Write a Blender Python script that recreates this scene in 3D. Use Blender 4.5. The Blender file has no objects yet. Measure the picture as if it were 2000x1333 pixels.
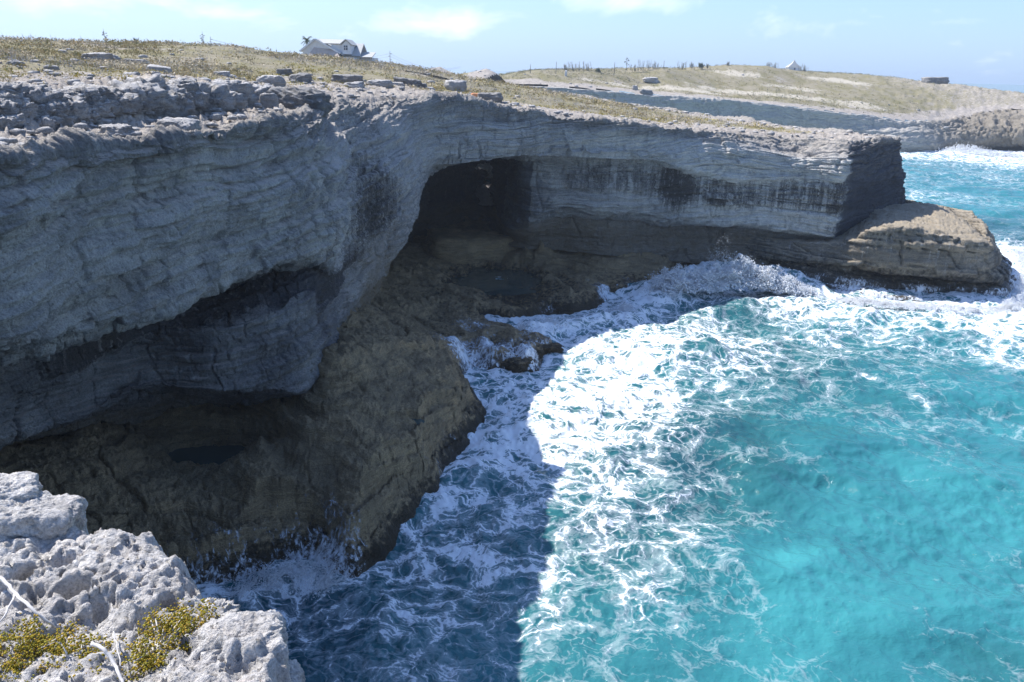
import bpy, math, random
import numpy as np
from mathutils import Vector, Matrix

# ------------------------------------------------------------------ camera
SC = bpy.context.scene
COL = SC.collection
F = 1532.; H = 22.; PITCH = math.radians(19.0); ROLL = math.radians(1.5)
f_ = np.array([0, math.cos(PITCH), -math.sin(PITCH)]); r0 = np.array([1., 0, 0]); u0 = np.cross(r0, f_)
r_ = r0*math.cos(ROLL)+u0*math.sin(ROLL); u_ = -r0*math.sin(ROLL)+u0*math.cos(ROLL)
cam = bpy.data.objects.new('camera', bpy.data.cameras.new('camera')); COL.objects.link(cam)
M = Matrix(((r_[0], u_[0], -f_[0], 0), (r_[1], u_[1], -f_[1], 0), (r_[2], u_[2], -f_[2], H), (0, 0, 0, 1)))
cam.matrix_world = M
cam.data.sensor_width = 36; cam.data.lens = 36*F/2000; cam.data.clip_end = 60000; cam.data.clip_start = .1
SC.camera = cam
def ray(px, py): return f_*F+r_*(px-1000)+u_*(666.5-py)
def atz(px, py, z):
    d = ray(px, py); t = (z-H)/d[2]; return np.array([0, 0, H])+d*t
def aty(px, py, y):
    d = ray(px, py); t = y/d[1]; return np.array([0, 0, H])+d*t

# ------------------------------------------------------------------ light
SUN_AZ = math.radians(-60); SUN_EL = math.radians(50)
sdir = Vector((math.sin(SUN_AZ)*math.cos(SUN_EL), math.cos(SUN_AZ)*math.cos(SUN_EL), math.sin(SUN_EL)))
sl = bpy.data.lights.new('sun', 'SUN'); sl.energy = 4.6; sl.angle = math.radians(.5); sl.color = (1, .965, .92)
so = bpy.data.objects.new('sun', sl); COL.objects.link(so); so.rotation_euler = sdir.to_track_quat('Z', 'Y').to_euler()
W = bpy.data.worlds.new('World'); SC.world = W; W.use_nodes = True
SC.view_settings.view_transform = 'Standard'; SC.view_settings.look = 'None'
SC.view_settings.exposure = 0.64; SC.view_settings.gamma = 1

class NT:
    def __init__(s, nt): s.t = nt; s.n = nt.nodes; s.l = nt.links
    def new(s, typ, ins=None, **kw):
        nd = s.n.new(typ)
        for k, v in kw.items(): setattr(nd, k, v)
        for k, v in (ins or {}).items():
            sock = nd.inputs[k]
            if isinstance(v, bpy.types.NodeSocket): s.l.new(v, sock)
            elif hasattr(v, 'outputs'): s.l.new(v.outputs[0], sock)
            else: sock.default_value = v
        return nd
    def math(s, op, a, b=None, c=None, clamp=False):
        ins = {0: a}
        if b is not None: ins[1] = b
        if c is not None: ins[2] = c
        return s.new('ShaderNodeMath', ins, operation=op, use_clamp=clamp).outputs[0]
    def noise(s, vec, scale, detail=4, rough=.55, dist=0, out=0):
        return s.new('ShaderNodeTexNoise', {'Vector': vec, 'Scale': scale, 'Detail': detail, 'Roughness': rough, 'Distortion': dist}).outputs[out]
    def ramp(s, fac, pts, interp='LINEAR'):
        nd = s.new('ShaderNodeValToRGB', {0: fac}); nd.color_ramp.interpolation = interp
        e = nd.color_ramp.elements
        while len(e) < len(pts): e.new(.5)
        for i, (p, c) in enumerate(pts):
            e[i].position = p; e[i].color = (c, c, c, 1) if not isinstance(c, tuple) else (*c, 1)
        return nd.outputs[0]
    def mix(s, fac, a, b, mode='MIX'):
        nd = s.new('ShaderNodeMix', data_type='RGBA', blend_type=mode)
        for sock, v in ((nd.inputs['Factor'], fac), (nd.inputs[6], a), (nd.inputs[7], b)):
            if isinstance(v, bpy.types.NodeSocket): s.l.new(v, sock)
            else: sock.default_value = (*v, 1) if isinstance(v, tuple) else v
        return nd.outputs[2]
    def scalev(s, vec, sc):
        return s.new('ShaderNodeMapping', {'Vector': vec, 'Scale': sc}).outputs[0]
    def attr(s, name): return s.new('ShaderNodeAttribute', attribute_name=name)
def material(name):
    m = bpy.data.materials.new(name); m.use_nodes = True; t = NT(m.node_tree)
    b = [n for n in t.n if n.type == 'BSDF_PRINCIPLED'][0]; return m, t, b
def setin(t, b, k, v):
    if isinstance(v, bpy.types.NodeSocket): t.l.new(v, b.inputs[k])
    else: b.inputs[k].default_value = (*v, 1) if isinstance(v, tuple) else v

# world: sky with a few thin clouds low over the land
w = NT(W.node_tree)
bg = [n for n in w.n if n.type == 'BACKGROUND'][0]
sky = w.new('ShaderNodeTexSky', sky_type='NISHITA', sun_disc=False, sun_elevation=SUN_EL, sun_rotation=SUN_AZ,
            air_density=1.0, dust_density=.6, ozone_density=2.0)
gen = w.new('ShaderNodeTexCoord').outputs['Generated']
sep = w.new('ShaderNodeSeparateXYZ', {0: gen})
X, Yc, Z = sep.outputs
az = w.math('ARCTAN2', X, Yc)
el = w.math('ARCSINE', Z)
cv = w.new('ShaderNodeCombineXYZ', {0: w.math('MULTIPLY', az, 1.0), 1: w.math('MULTIPLY', el, 2.1), 2: 0.3}).outputs[0]
n1 = w.noise(cv, 7.0, 7, .62, .4)
# cloud amount: banks centred on a few bearings
def blob(a0, e0, sa, se, k):
    da = w.math('DIVIDE', w.math('SUBTRACT', az, a0), sa); de = w.math('DIVIDE', w.math('SUBTRACT', el, e0), se)
    q = w.math('ADD', w.math('MULTIPLY', da, da), w.math('MULTIPLY', de, de))
    return w.math('MULTIPLY', w.math('EXPONENT', w.math('MULTIPLY', q, -1)), k)
bl = None
for a0, e0, sa, se, k in ((-.095, .047, .13, .018, .27), (.115, .080, .11, .016, .30), (-.50, .06, .16, .03, .22), (-.44, .078, .05, .012, .25),
                          (-.345, .075, .02, .010, .25), (-.33, .055, .06, .010, .2), (.40, .06, .25, .02, .06), (1.4, .2, .7, .12, .3), (-1.8, .3, .9, .2, .3)):
    b_ = blob(a0, e0, sa, se, k); bl = b_ if bl is None else w.math('ADD', bl, b_)
cl = w.ramp(w.math('ADD', n1, bl), [(.62, 0.), (.92, 1.)])
haze_l = w.math('MULTIPLY', w.math('EXPONENT', w.math('MULTIPLY', w.math('ABSOLUTE', el), -5.)), w.math('ADD', .10, w.math('MULTIPLY', w.math('EXPONENT', w.math('MULTIPLY', w.math('POWER', w.math('ADD', az, .7), 2.), -3.5)), .45)))
skyc = w.mix(haze_l, w.mix(w.math('MULTIPLY', w.math('EXPONENT', w.math('MULTIPLY', w.math('ABSOLUTE', el), -7.)), .75), sky.outputs[0], (2.75, 3.6, 4.8)), (4.8, 5.7, 6.4))
skyc = w.mix(1., skyc, (.81, .93, 1.15), 'MULTIPLY')
skyc = w.mix(w.math('MULTIPLY', cl, .6), skyc, (7.6, 7.9, 8.2))
w.l.new(skyc, bg.inputs[0]); bg.inputs[1].default_value = .125

# ------------------------------------------------------------------ numpy noise
rng = np.random.default_rng(7)
_P = rng.permutation(512).astype(np.int64); _P = np.concatenate([_P, _P])
_G = rng.normal(size=(512, 3)); _G /= np.linalg.norm(_G, axis=1)[:, None]; _G = _G.astype(np.float32)
def perlin(p):
    p = np.asarray(p, np.float32); sh = p.shape[:-1]; p = p.reshape(-1, 3); out = np.empty(len(p), np.float32)
    for a in range(0, len(p), 400000):
        q = p[a:a+400000]; i = np.floor(q).astype(np.int64); fr = q-i; i &= 511; s = fr*fr*fr*(fr*(fr*6-15)+10)
        acc = {}
        for dx in (0, 1):
            hx = _P[(i[:, 0]+dx) & 511]
            for dy in (0, 1):
                hy = _P[(hx+i[:, 1]+dy) & 511]
                for dz in (0, 1):
                    g = _G[_P[(hy+i[:, 2]+dz) & 511]]
                    acc[dx, dy, dz] = g[:, 0]*(fr[:, 0]-dx)+g[:, 1]*(fr[:, 1]-dy)+g[:, 2]*(fr[:, 2]-dz)
        L = lambda a_, b_, t: a_+(b_-a_)*t
        out[a:a+400000] = L(L(L(acc[0, 0, 0], acc[0, 0, 1], s[:, 2]), L(acc[0, 1, 0], acc[0, 1, 1], s[:, 2]), s[:, 1]),
                            L(L(acc[1, 0, 0], acc[1, 0, 1], s[:, 2]), L(acc[1, 1, 0], acc[1, 1, 1], s[:, 2]), s[:, 1]), s[:, 0])
    return out.reshape(sh)
def fbm(p, sc, octs=4, gain=.5, ridge=False):
    p = np.asarray(p, np.float32)*sc; a = 1.; o = 0.; t = 0.
    for k in range(octs):
        n = perlin(p+k*17.3)
        if ridge: n = 1-2*np.abs(n)*1.6
        o = o+a*n; t += a; a *= gain; p = p*2.03
    return o/t
def smooth(a, b, x):
    t = np.clip((x-a)/(b-a), 0, 1); return t*t*(3-2*t)
def v3(x, y, z=0.): 
    x = np.asarray(x, float); return np.stack([x, np.broadcast_to(y, x.shape), np.broadcast_to(z, x.shape)], -1)

# ------------------------------------------------------------------ object helpers
def mesh_np(name, V, Q, mat, parent=None, attrs=None, smooths=True):
    V = np.asarray(V, np.float32).reshape(-1, 3); Q = np.asarray(Q, np.int32); k = Q.shape[1]
    me = bpy.data.meshes.new(name); me.vertices.add(len(V)); me.vertices.foreach_set('co', V.ravel())
    me.loops.add(Q.size); me.loops.foreach_set('vertex_index', Q.ravel()); me.polygons.add(len(Q))
    me.polygons.foreach_set('loop_start', np.arange(0, Q.size, k, dtype=np.int32))
    me.polygons.foreach_set('loop_total', np.full(len(Q), k, np.int32))
    me.update(calc_edges=True)
    if smooths: me.polygons.foreach_set('use_smooth', np.ones(len(Q), bool))
    for an, av in (attrs or {}).items():
        av = np.asarray(av, np.float32)
        if av.ndim == 1: me.attributes.new(an, 'FLOAT', 'POINT').data.foreach_set('value', av)
        else: me.attributes.new(an, 'FLOAT_VECTOR', 'POINT').data.foreach_set('vector', av.ravel())
    me.materials.append(mat); o = bpy.data.objects.new(name, me); COL.objects.link(o); o.parent = parent
    return o
def tag(o, label=None, cat=None, group=None, kind=None):
    for k, v in (('label', label), ('category', cat), ('group', group), ('kind', kind)):
        if v: o[k] = v
    return o
def empty(name, loc=(0, 0, 0), rz=0):
    o = bpy.data.objects.new(name, None); COL.objects.link(o); o.location = loc; o.rotation_euler = (0, 0, rz); return o
def gridq(nu, nv, off=0):
    i = np.arange(nu-1)[:, None]*nv+np.arange(nv-1)[None]+off
    return np.stack([i, i+1, i+nv+1, i+nv], -1).reshape(-1, 4)
def compact(V, Q, at=None):
    us = np.zeros(len(V), bool); us[Q.ravel()] = True; mp = np.cumsum(us)-1
    return V[us], mp[Q], {k: a[us] for k, a in (at or {}).items()}

# ------------------------------------------------------------------ materials
def rock_material(name, c1, c2, streak=.0, wet=False, warm=(.30, .24, .16), sc=1., bump=.35, top=None, bd=.25, layers=True, wetk=.5):
    m, t, b = material(name)
    pos = t.new('ShaderNodeNewGeometry').outputs['Position']; nrm = t.new('ShaderNodeNewGeometry').outputs['Normal']
    big = t.noise(pos, .35*sc, 5, .6); med = t.noise(pos, 1.6*sc, 6, .65); fine = t.noise(pos, 9*sc, 5, .7)
    flat = t.noise(t.scalev(pos, (.35, .35, 3.2) if layers else (1.3, 1.3, 1.3)), 1.0*sc, 6, .65)
    col = t.mix(t.ramp(big, [(.40, 0.), (.60, 1.)]), c1, c2)
    col = t.mix(t.math('MULTIPLY', t.ramp(med, [(.52, 0.), (.68, 1.)]), .5), col, warm)
    col = t.mix(t.ramp(flat, [(.40, .55), (.52, 0.)]), col, tuple(x*.45 for x in c1))
    col = t.mix(t.ramp(fine, [(.25, .5), (.5, 0.), (1, 0.)]), col, tuple(x*.5 for x in c1))
    if top:
        nz = t.new('ShaderNodeSeparateXYZ', {0: nrm}).outputs[2]
        col = t.mix(t.ramp(nz, [(.55, 0.), (.8, .7)]), col, top)  # upward faces painted paler; on boulders this stands for sunlit tops
    if streak:
        st = t.noise(t.scalev(pos, (2.3, 2.3, .13)), 1.0, 6, .75, .15)
        ms = t.attr('stain_shade').outputs['Fac']
        k = t.ramp(t.math('ADD', st, t.math('MULTIPLY', ms, .52)), [(.66, 0.), (.86, 1.)])
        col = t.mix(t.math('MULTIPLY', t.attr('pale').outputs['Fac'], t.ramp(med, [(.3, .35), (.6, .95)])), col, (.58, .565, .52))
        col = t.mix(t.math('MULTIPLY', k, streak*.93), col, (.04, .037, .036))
        st2 = t.noise(t.scalev(pos, (2.3, 2.3, .12)), 1.0, 4, .7)
        col = t.mix(t.ramp(st2, [(.56, 0.), (.72, .5)]), col, (.52, .51, .49))
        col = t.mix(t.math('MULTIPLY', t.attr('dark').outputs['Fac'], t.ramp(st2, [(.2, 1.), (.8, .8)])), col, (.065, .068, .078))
        bz = t.attr('brown').outputs['Fac']
        col = t.mix(t.math('MULTIPLY', bz, t.ramp(med, [(.2, .6), (.6, 1.)])), col, t.mix(big, (.14, .115, .08), (.22, .18, .12)))
    grain = t.noise(pos, 14*sc, 3, .75)
    col = t.mix(1., col, t.ramp(t.math('ADD', t.math('MULTIPLY', grain, .6), t.math('MULTIPLY', fine, .5)), [(.38, .6), (.52, .98), (.68, 1.3)]), 'MULTIPLY')
    if wet:
        z = t.new('ShaderNodeSeparateXYZ', {0: pos}).outputs[2]
        k = t.ramp(t.math('ADD', t.math('MULTIPLY', z, wetk), t.math('MULTIPLY', t.math('SUBTRACT', med, .5), 1.6)), [(.30, 1.), (.62, 0.)])
        col = t.mix(t.math('MULTIPLY', k, .85), col, (.018, .017, .014))
        setin(t, b, 'Roughness', t.math('SUBTRACT', .95, t.math('MULTIPLY', k, .5)))
    else: setin(t, b, 'Roughness', .95)
    setin(t, b, 'Base Color', col); b.inputs['Specular IOR Level'].default_value = .25
    hb = t.math('ADD', t.math('MULTIPLY', fine, .5), t.math('ADD', med, flat))
    setin(t, b, 'Normal', t.new('ShaderNodeBump', {'Height': hb, 'Strength': bump, 'Distance': bd}).outputs[0])
    return m
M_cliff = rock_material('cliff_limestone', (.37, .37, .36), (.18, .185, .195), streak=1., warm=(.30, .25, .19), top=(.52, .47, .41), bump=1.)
M_shelf = rock_material('shelf_rock', (.50, .37, .21), (.33, .255, .155), wet=True, warm=(.58, .43, .24), sc=1.5, bump=1., bd=.4)
M_ledge = rock_material('ledge_rock', (.26, .235, .19), (.17, .155, .13), streak=.8, wet=True, wetk=.2, bump=1., warm=(.27, .2, .12), top=(.42, .35, .25))
M_boulder = rock_material('karst_boulder', (.44, .42, .40), (.32, .31, .30), warm=(.42, .37, .30), sc=2., bump=1., bd=.2, top=(.68, .645, .60))
M_bdark = rock_material('dark_boulder', (.27, .26, .25), (.18, .175, .175), warm=(.28, .24, .19), sc=2., bump=1., bd=.2, top=(.40, .38, .35))
M_near = rock_material('pale_karst', (.66, .63, .59), (.50, .475, .45), warm=(.50, .43, .37), sc=9., bump=1., bd=.03, layers=False)
M_near_d = rock_material('pale_karst_side', (.42, .39, .38), (.34, .31, .30), warm=(.42, .30, .23), sc=7., bump=.6, bd=.1)
M_cave = rock_material('cave_rock', (.13, .125, .12), (.09, .085, .08), warm=(.12, .10, .07), sc=1.2)
def plain(name, c, rough=.8, **kw):
    m, t, b = material(name)
    n = t.noise(t.new('ShaderNodeNewGeometry').outputs['Position'], kw.get('sc', 3.), 4)
    setin(t, b, 'Base Color', t.mix(n, tuple(x*.75 for x in c), tuple(min(1, x*1.2) for x in c))); setin(t, b, 'Roughness', rough)
    return m
def leafy(name):
    m, t, b = material(name); a = t.attr('tint')
    setin(t, b, 'Base Color', a.outputs['Color']); setin(t, b, 'Roughness', .85); b.inputs['Specular IOR Level'].default_value = .15
    return m
M_tint = leafy('foliage')

# ------------------------------------------------------------------ cliff sheets
def P(spec):
    if spec[0] == 'w': return np.array(spec[1:], float)
    if spec[0] == 'z': return atz(*spec[1:])
    return aty(*spec)
def catmull(A, n_per):
    out = []; n = len(A)
    for i in range(n-1):
        p0, p1, p2, p3 = A[max(i-1, 0)], A[i], A[i+1], A[min(i+2, n-1)]
        if i == 0: p0 = 2*p1-p2
        if i+2 > n-1: p3 = 2*p2-p1
        t = np.linspace(0, 1, n_per[i], endpoint=False).reshape((-1,)+(1,)*(A.ndim-1))
        m1 = (p2-p0)*.42; m2 = (p3-p1)*.42
        out.append((2*t**3-3*t**2+1)*p1+(t**3-2*t**2+t)*m1+(-2*t**3+3*t**2)*p2+(t**3-t**2)*m2)
    out.append(A[-1:]); return np.concatenate(out)
def straight_station(x, y, z, ox=0, oy=0, base=-1.5, n=9):
    """vertical wall below a rim point, leaning by (ox, oy) at its foot"""
    return [('w', x+ox*k/(n-1), y+oy*k/(n-1), z+(base-z)*k/(n-1)) for k in range(n)]
def y_for(px, py): return None
MAIN = [
 straight_station(7, -4, 19.2, 1, 1), straight_station(-1.5, .6, 19.0, 1, .5), straight_station(-8, 4, 19.2, 0, 0), straight_station(-15, 8.5, 19.5, 0, 0), straight_station(-20, 14, 19.5, 0, 1),
 [('w', -18.5, 19, 19.4), ('w', -18.5, 19, 18.5), ('w', -18.5, 19.2, 16), ('w', -18.5, 19.5, 12.5), ('w', -20, 23, 11.5), ('w', -21, 24, 9), ('w', -21, 24, 7), ('w', -22, 26, 5.5), ('w', -22, 26, 3)],
 [(0,310,22.5),(0,345,22.5),(0,500,22.8),(0,688,23),(0,700,29),(0,780,31),(0,860,31),(0,880,34),(0,930,35)],
 [(150,290,27),(150,330,27),(150,460,27),(150,645,27.5),(150,655,33),(150,735,34.5),(150,820,34.3),(150,835,37),(150,880,38)],
 [(330,270,31.5),(330,310,31.6),(330,440,31.8),(330,592,32.3),(330,600,38.2),(280,670,37.6),(295,765,37),(330,780,41.5),(330,850,43)],
 [(460,250,37),(460,290,37),(460,410,37),(460,548,37.5),(460,556,43),(452,635,38.4),(450,768,38),(450,785,43),(450,840,44)],
 [(570,233,43),(580,280,42.5),(590,400,42),(590,500,41.8),(590,515,45),(590,590,41.8),(592,760,41.2),(590,775,44.5),(590,830,46)],
 [(610,215,49),(640,280,47),(655,400,46),(655,500,46),(650,540,46.4),(648,600,47),(645,690,47),(645,740,49),(650,760,50)],
 [(645,205,57),(680,280,54),(700,380,52),(705,470,52),(702,500,52.3),(697,540,53),(692,575,53),(690,610,55),(695,640,56)],
 [(740,200,66),(760,270,62),(775,350,60),(785,420,59.5),(772,455,60),(757,490,60),(745,515,60),(735,545,62),(730,580,63)],
 [(850,195,73),(845,230,71.5),(843,285,70.5),(841,333,70),(830,365,70),(818,400,69),(798,440,67),(770,480,66.5),(748,515,66.5)],
 [(920,203,75),(915,235,74),(908,285,73.4),(905,322,73),('w',-7,81,13.6),('w',-10,88,12),('w',-13,92,8),('w',-14,92,5),('w',-14,90,1)],
 [(1000,215,77),(1000,245,76.3),(1000,275,76),(1000,309,75.8),('w',-1,88,13.6),('w',-3,103,11.5),('w',-5,107,8),('w',-5,107,5),('w',-5,106,1)],
 [(1060,222,79.5),(1060,252,79),(1055,285,78.6),(1050,306,78.3),(1018,316,84),(1014,380,85),(1006,430,86),(1000,442,88),(990,480,90)],
 [(1130,232,81),(1130,257,80.6),(1125,287,80.3),(1120,307,80),(1110,315,83),(1105,375,83.7),(1105,405,84),(1105,420,87.5),(1105,490,88)],
 [(1200,240,83),(1200,262,82.6),(1200,290,82.2),(1200,309,81.8),(1190,318,83.6),(1190,370,84.2),(1195,412,84.5),(1195,430,87.5),(1195,500,87)],
 [(1310,252,86),(1310,272,85.6),(1310,300,85.2),(1300,318,84.9),(1300,326,86.2),(1295,380,86.5),(1300,425,87),(1300,440,90),(1300,510,89)],
 [(1455,263,91.8),(1455,286,89.1),(1455,315,88.7),(1450,350,88.3),(1450,357,88.9),(1450,400,89),(1450,437,89.2),(1450,448,92),(1450,520,91)],
 [(1560,271,93.5),(1560,302,89.2),(1560,328,88.6),(1560,350,88.5),(1560,356,88.8),(1555,400,88.6),(1550,455,88.6),(1550,465,90.5),(1550,520,90)],
 [(1646,277,91.8),(1650,307,87.9),(1645,333,87.3),(1642,355,87.2),(1640,361,87.3),(1637,410,87.3),(1627,467,87.3),(1627,476,89.2),(1627,520,89)],
 [(1662,277,92.),(1662,302,89.2),(1662,330,88.8),(1658,350,88.7),(1656,356,88.8),(1652,400,88.8),(1646,455,89),(1646,465,90),(1646,500,90.5)],
 [(1705,276,95),(1706,296,95),(1708,330,95),(1708,350,95),(1708,356,95.1),(1709,395,95.2),(1709,425,96),(1708,440,96.5),(1708,460,97)],
 [(1758,270,101.5),(1763,290,102),(1763,320,102),(1764,340,102),(1762,346,102.1),(1766,375,103),(1770,393,104),(1772,400,105),(1772,410,106)],
 straight_station(45, 107, 15.2, 1, 1), straight_station(31, 124, 16, 1, 1), straight_station(17, 143, 17.2, 1, 1), straight_station(0, 163, 18.4, 1, 1),
 straight_station(-14, 178, 18.5, 1, 0), straight_station(-12, 210, 18.3, 1, 0),
]
def spread(px, pys, Yd): return [(px, py, Yd) for py in pys]
FAR = [straight_station(-14, 180, 18.3, 1, 1), straight_station(-12, 225, 18, 1, 0), straight_station(-2, 262, 17.6, 1, 0)]
for px, py, yd in ((1100,171,262),(1250,184,266),(1400,195,267),(1520,207,268),(1640,221,269)):
    q = aty(px, py, yd); z = q[2]; FAR.append(straight_station(q[0], q[1], z, .5, -1.))
FAR += [
 [(1705,228,272),(1706,233,271),(1706,248,270),(1706,252,268),(1706,262,267),(1708,266,265),(1710,276,264),(1710,284,262),(1710,300,262)],
 [(1770,238,274),(1771,243,273),(1770,250,272),(1772,256,269),(1772,264,268),(1773,270,266),(1775,282,265),(1776,292,265),(1776,300,267)],
 [(1850,240,283),(1850,246,281),(1850,252,279),(1850,262,277),(1850,270,276),(1850,278,274),(1852,286,274),(1852,293,275),(1852,300,277)],
 [(1900,232,292),(1900,240,286),(1900,248,282),(1900,258,279),(1900,266,277),(1900,275,276),(1900,284,277),(1900,290,280),(1900,298,282)],
 [(1960,222,298),(1960,232,288),(1960,244,282),(1962,256,278),(1962,266,276),(1962,275,276),(1962,282,279),(1962,288,283),(1962,298,284)],
 [(2040,222,292),(2040,234,282),(2040,246,276),(2042,258,273),(2042,268,271),(2042,276,272),(2042,284,276),(2042,292,280),(2042,302,282)],
 straight_station(210, 275, 12, 4, -6), straight_station(240, 290, 12, 4, -6), straight_station(270, 330, 12, 5, -2), straight_station(290, 420, 12, 5, 0), straight_station(280, 560, 12, 5, 0)]
LEDGE = [
 [(1450,452,95),(1450,458,92.4),(1450,478,92),(1450,498,91.6),(1450,501,93),('z',1450,530,-.6)],
 [(1560,462,93),(1560,471,88.6),(1560,495,88),(1560,512,87.6),(1560,515,88.6),('z',1560,566,-.6)],
 [(1650,440,95),(1642,472,86.6),(1642,495,86.0),(1642,514,85.5),(1642,518,86.6),('z',1645,580,-.6)],
 [(1690,420,97),(1690,453,84.6),(1692,485,84.2),(1695,522,83.8),(1695,526,86.6),('z',1695,587,-.6)],
 [(1735,408,99),(1738,438,83.6),(1740,480,83.3),(1740,527,82.9),(1740,531,86),('z',1742,592,-.6)],
 [(1800,400,101),(1805,448,82.6),(1806,490,82.4),(1806,533,82.1),(1806,537,85.3),('z',1806,597,-.6)],
 [(1830,403,102),(1872,461,82),(1874,500,81.8),(1876,538,81.5),(1874,542,84.8),('z',1880,601,-.6)],
 [(1845,406,102),(1915,472,81.8),(1920,502,81.6),(1926,541,81.3),(1914,545,84.3),('z',1945,604,-.6)],
 [(1852,408,102),(1936,478,83.5),(1943,500,83.3),(1948,541,83),(1946,545,83.6),('z',1988,600,-.6)],
 [(1850,406,104),(1922,446,91),(1938,478,90.3),(1945,512,89.8),(1944,520,90.3),('z',1997,575,-.6)],
 [(1840,404,106),(1908,424,99.5),(1922,444,99),(1928,470,98.6),(1926,480,99.2),('z',1985,540,-.6)],
 [('w',50,107,7.4),(1850,411,105.5),(1862,420,106),('w',58.5,107,4),('w',58,107.5,2.5),('w',60,107,-1.5)],
 [('w',46,108,8),('w',47,111,7),('w',47,111.5,5),('w',47,112,3.5),('w',47,111,2),('w',48,112,-1.5)]]
def sheet(stations, ppx_u, nv_total, inland=True):
    A = np.array([[P(s) for s in st] for st in stations])
    if inland:
        rim = A[:, 0, :2]; tg = np.gradient(rim, axis=0); tg /= np.linalg.norm(tg, axis=1)[:, None]
        inl = np.stack([-tg[:, 1], tg[:, 0]], 1)
        r1 = A[:, 0].copy(); r1[:, :2] += inl*1.3; r1[:, 2] += .03
        r2 = A[:, 0].copy(); r2[:, :2] += inl*3.4; r2[:, 2] -= .6
        A = np.concatenate([r2[:, None], r1[:, None], A], 1)
    q = A-[0, 0, H]; zc = np.maximum(q@f_, 8); sx = F*(q@r_)/zc
    step = np.linalg.norm(np.diff(A, axis=0), axis=2).mean(1); dist = zc.mean(1); dist = (dist[1:]+dist[:-1])/2
    npu = np.clip((step/dist*F/ppx_u), 6, 150).astype(int)
    G = catmull(A, npu)                                        # nu, K, 3
    # rows: resample piecewise linearly then round the corners
    seg = np.linalg.norm(np.diff(G, axis=1), axis=2).mean(0); nrow = np.maximum((seg/seg.sum()*nv_total).astype(int), 16 if nv_total > 200 else 7)
    cols = []; K = G.shape[1]
    for k in range(K-1):
        t = np.linspace(0, 1, nrow[k], endpoint=False)[None, :, None]
        cols.append(G[:, k:k+1]*(1-t)+G[:, k+1:k+2]*t)
    cols.append(G[:, -1:]); G = np.concatenate(cols, 1)
    for _ in range(5): G[:, 1:-1] = G[:, 1:-1]*.5+.25*(G[:, :-2]+G[:, 2:])
    vrow = np.concatenate([k+np.linspace(0, 1, nrow[k], endpoint=False) for k in range(K-1)]+[[K-1]])
    return A, G, np.broadcast_to(vrow[None], G.shape[:2])
def normals(G):
    n = -np.cross(np.gradient(G, axis=0), np.gradient(G, axis=1)); return n/np.maximum(np.linalg.norm(n, axis=2), 1e-9)[..., None]
def strata(p, tx=0., ty=0., s=1.):
    warp = fbm(p, .05, 2)*4+fbm(p, .25, 3)*.7
    b = p[..., 2]+p[..., 0]*tx+p[..., 1]*ty+warp
    n1 = perlin(v3(b*.55*s, fbm(p, .06, 1)*2, 3.)); n2 = perlin(v3(b*2.1*s, fbm(p, .15, 2)*2.5, 9.)); n3 = perlin(v3(b*6.*s, fbm(p, .4, 2)*2, 19.))
    st = lambda n, k: np.tanh(n*k)
    return st(n1, 5)*.42+st(n2, 5)*.22+st(n3, 5)*.13
def hsh(a, b, k=0):
    return (_P[(_P[(a.astype(np.int64)+k*31) & 511]+b.astype(np.int64)) & 511] % 512)/511.
def blocks(p, th, wd, tx=0., ty=0., k=0, warp=1.):
    b = (p[..., 2]+p[..., 0]*tx+p[..., 1]*ty+fbm(p, .06, 2)*3*warp+fbm(p, .5, 3)*.35*warp)/th
    b = b+.35*np.sin(b*1.7)+.3*np.sin(b*.61); bi = np.floor(b); fr = b-bi
    s_ = (p[..., 0]+p[..., 1]+fbm(p+7, .3, 3)*2.2)/wd; h1 = hsh(bi, bi*0, k); s_ = s_/(.5+1.2*h1)+h1*9; si = np.floor(s_); fs = s_-si
    v = hsh(bi, si, k+1)-.5+(h1-.5)*.9
    edge = np.minimum(np.minimum(fr, 1-fr)*th, np.minimum(fs, 1-fs)*wd*.8)
    return v-np.exp(-(edge/.06)**2)*.55
def displace_cliff(G, amp=1., tx=0., ty=0., s=1., rough=None, fade=None):
    n = normals(G)
    d = fbm(G, .11, 3)*1.5*amp+fbm(G*[1, 1, 1.6], .42, 3)*.34*amp+strata(G, tx, ty, s)*.55*amp
    d += np.minimum(fbm(G*[1, 1, .45], .33, 3, ridge=True)-.1, 0)*-.0
    cr = fbm(G*[1, 1, .35], .2, 3); d -= np.exp(-(cr/.016)**2)*.34*amp*smooth(-.1, .2, fbm(G+9, .12, 2))            # joints
    bm_ = smooth(-.25, .25, fbm(G+21, .13, 3)); bm2 = smooth(-.2, .2, fbm(G+61, .3, 3))
    d += blocks(G, 1.25/s, 3.6, tx, ty, 3)*.38*amp*(.3+.7*bm_)+blocks(G, .42/s, 1.5, tx, ty, 9)*.21*amp*(.3+.7*bm2)
    d += (fbm(G, 1.1, 4, .62, ridge=True)-.2)*.09*amp+fbm(G*[.8, .8, 2.6], 2.4, 4, .62)*.15*amp
    if rough is not None: d += rough*((fbm(G, 1.5, 4, .6, ridge=True)-.2)*.34+(fbm(G, 5., 4, .65, ridge=True)-.2)*.20)
    if fade is not None: d = d*fade
    return G+n*d[..., None]

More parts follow.
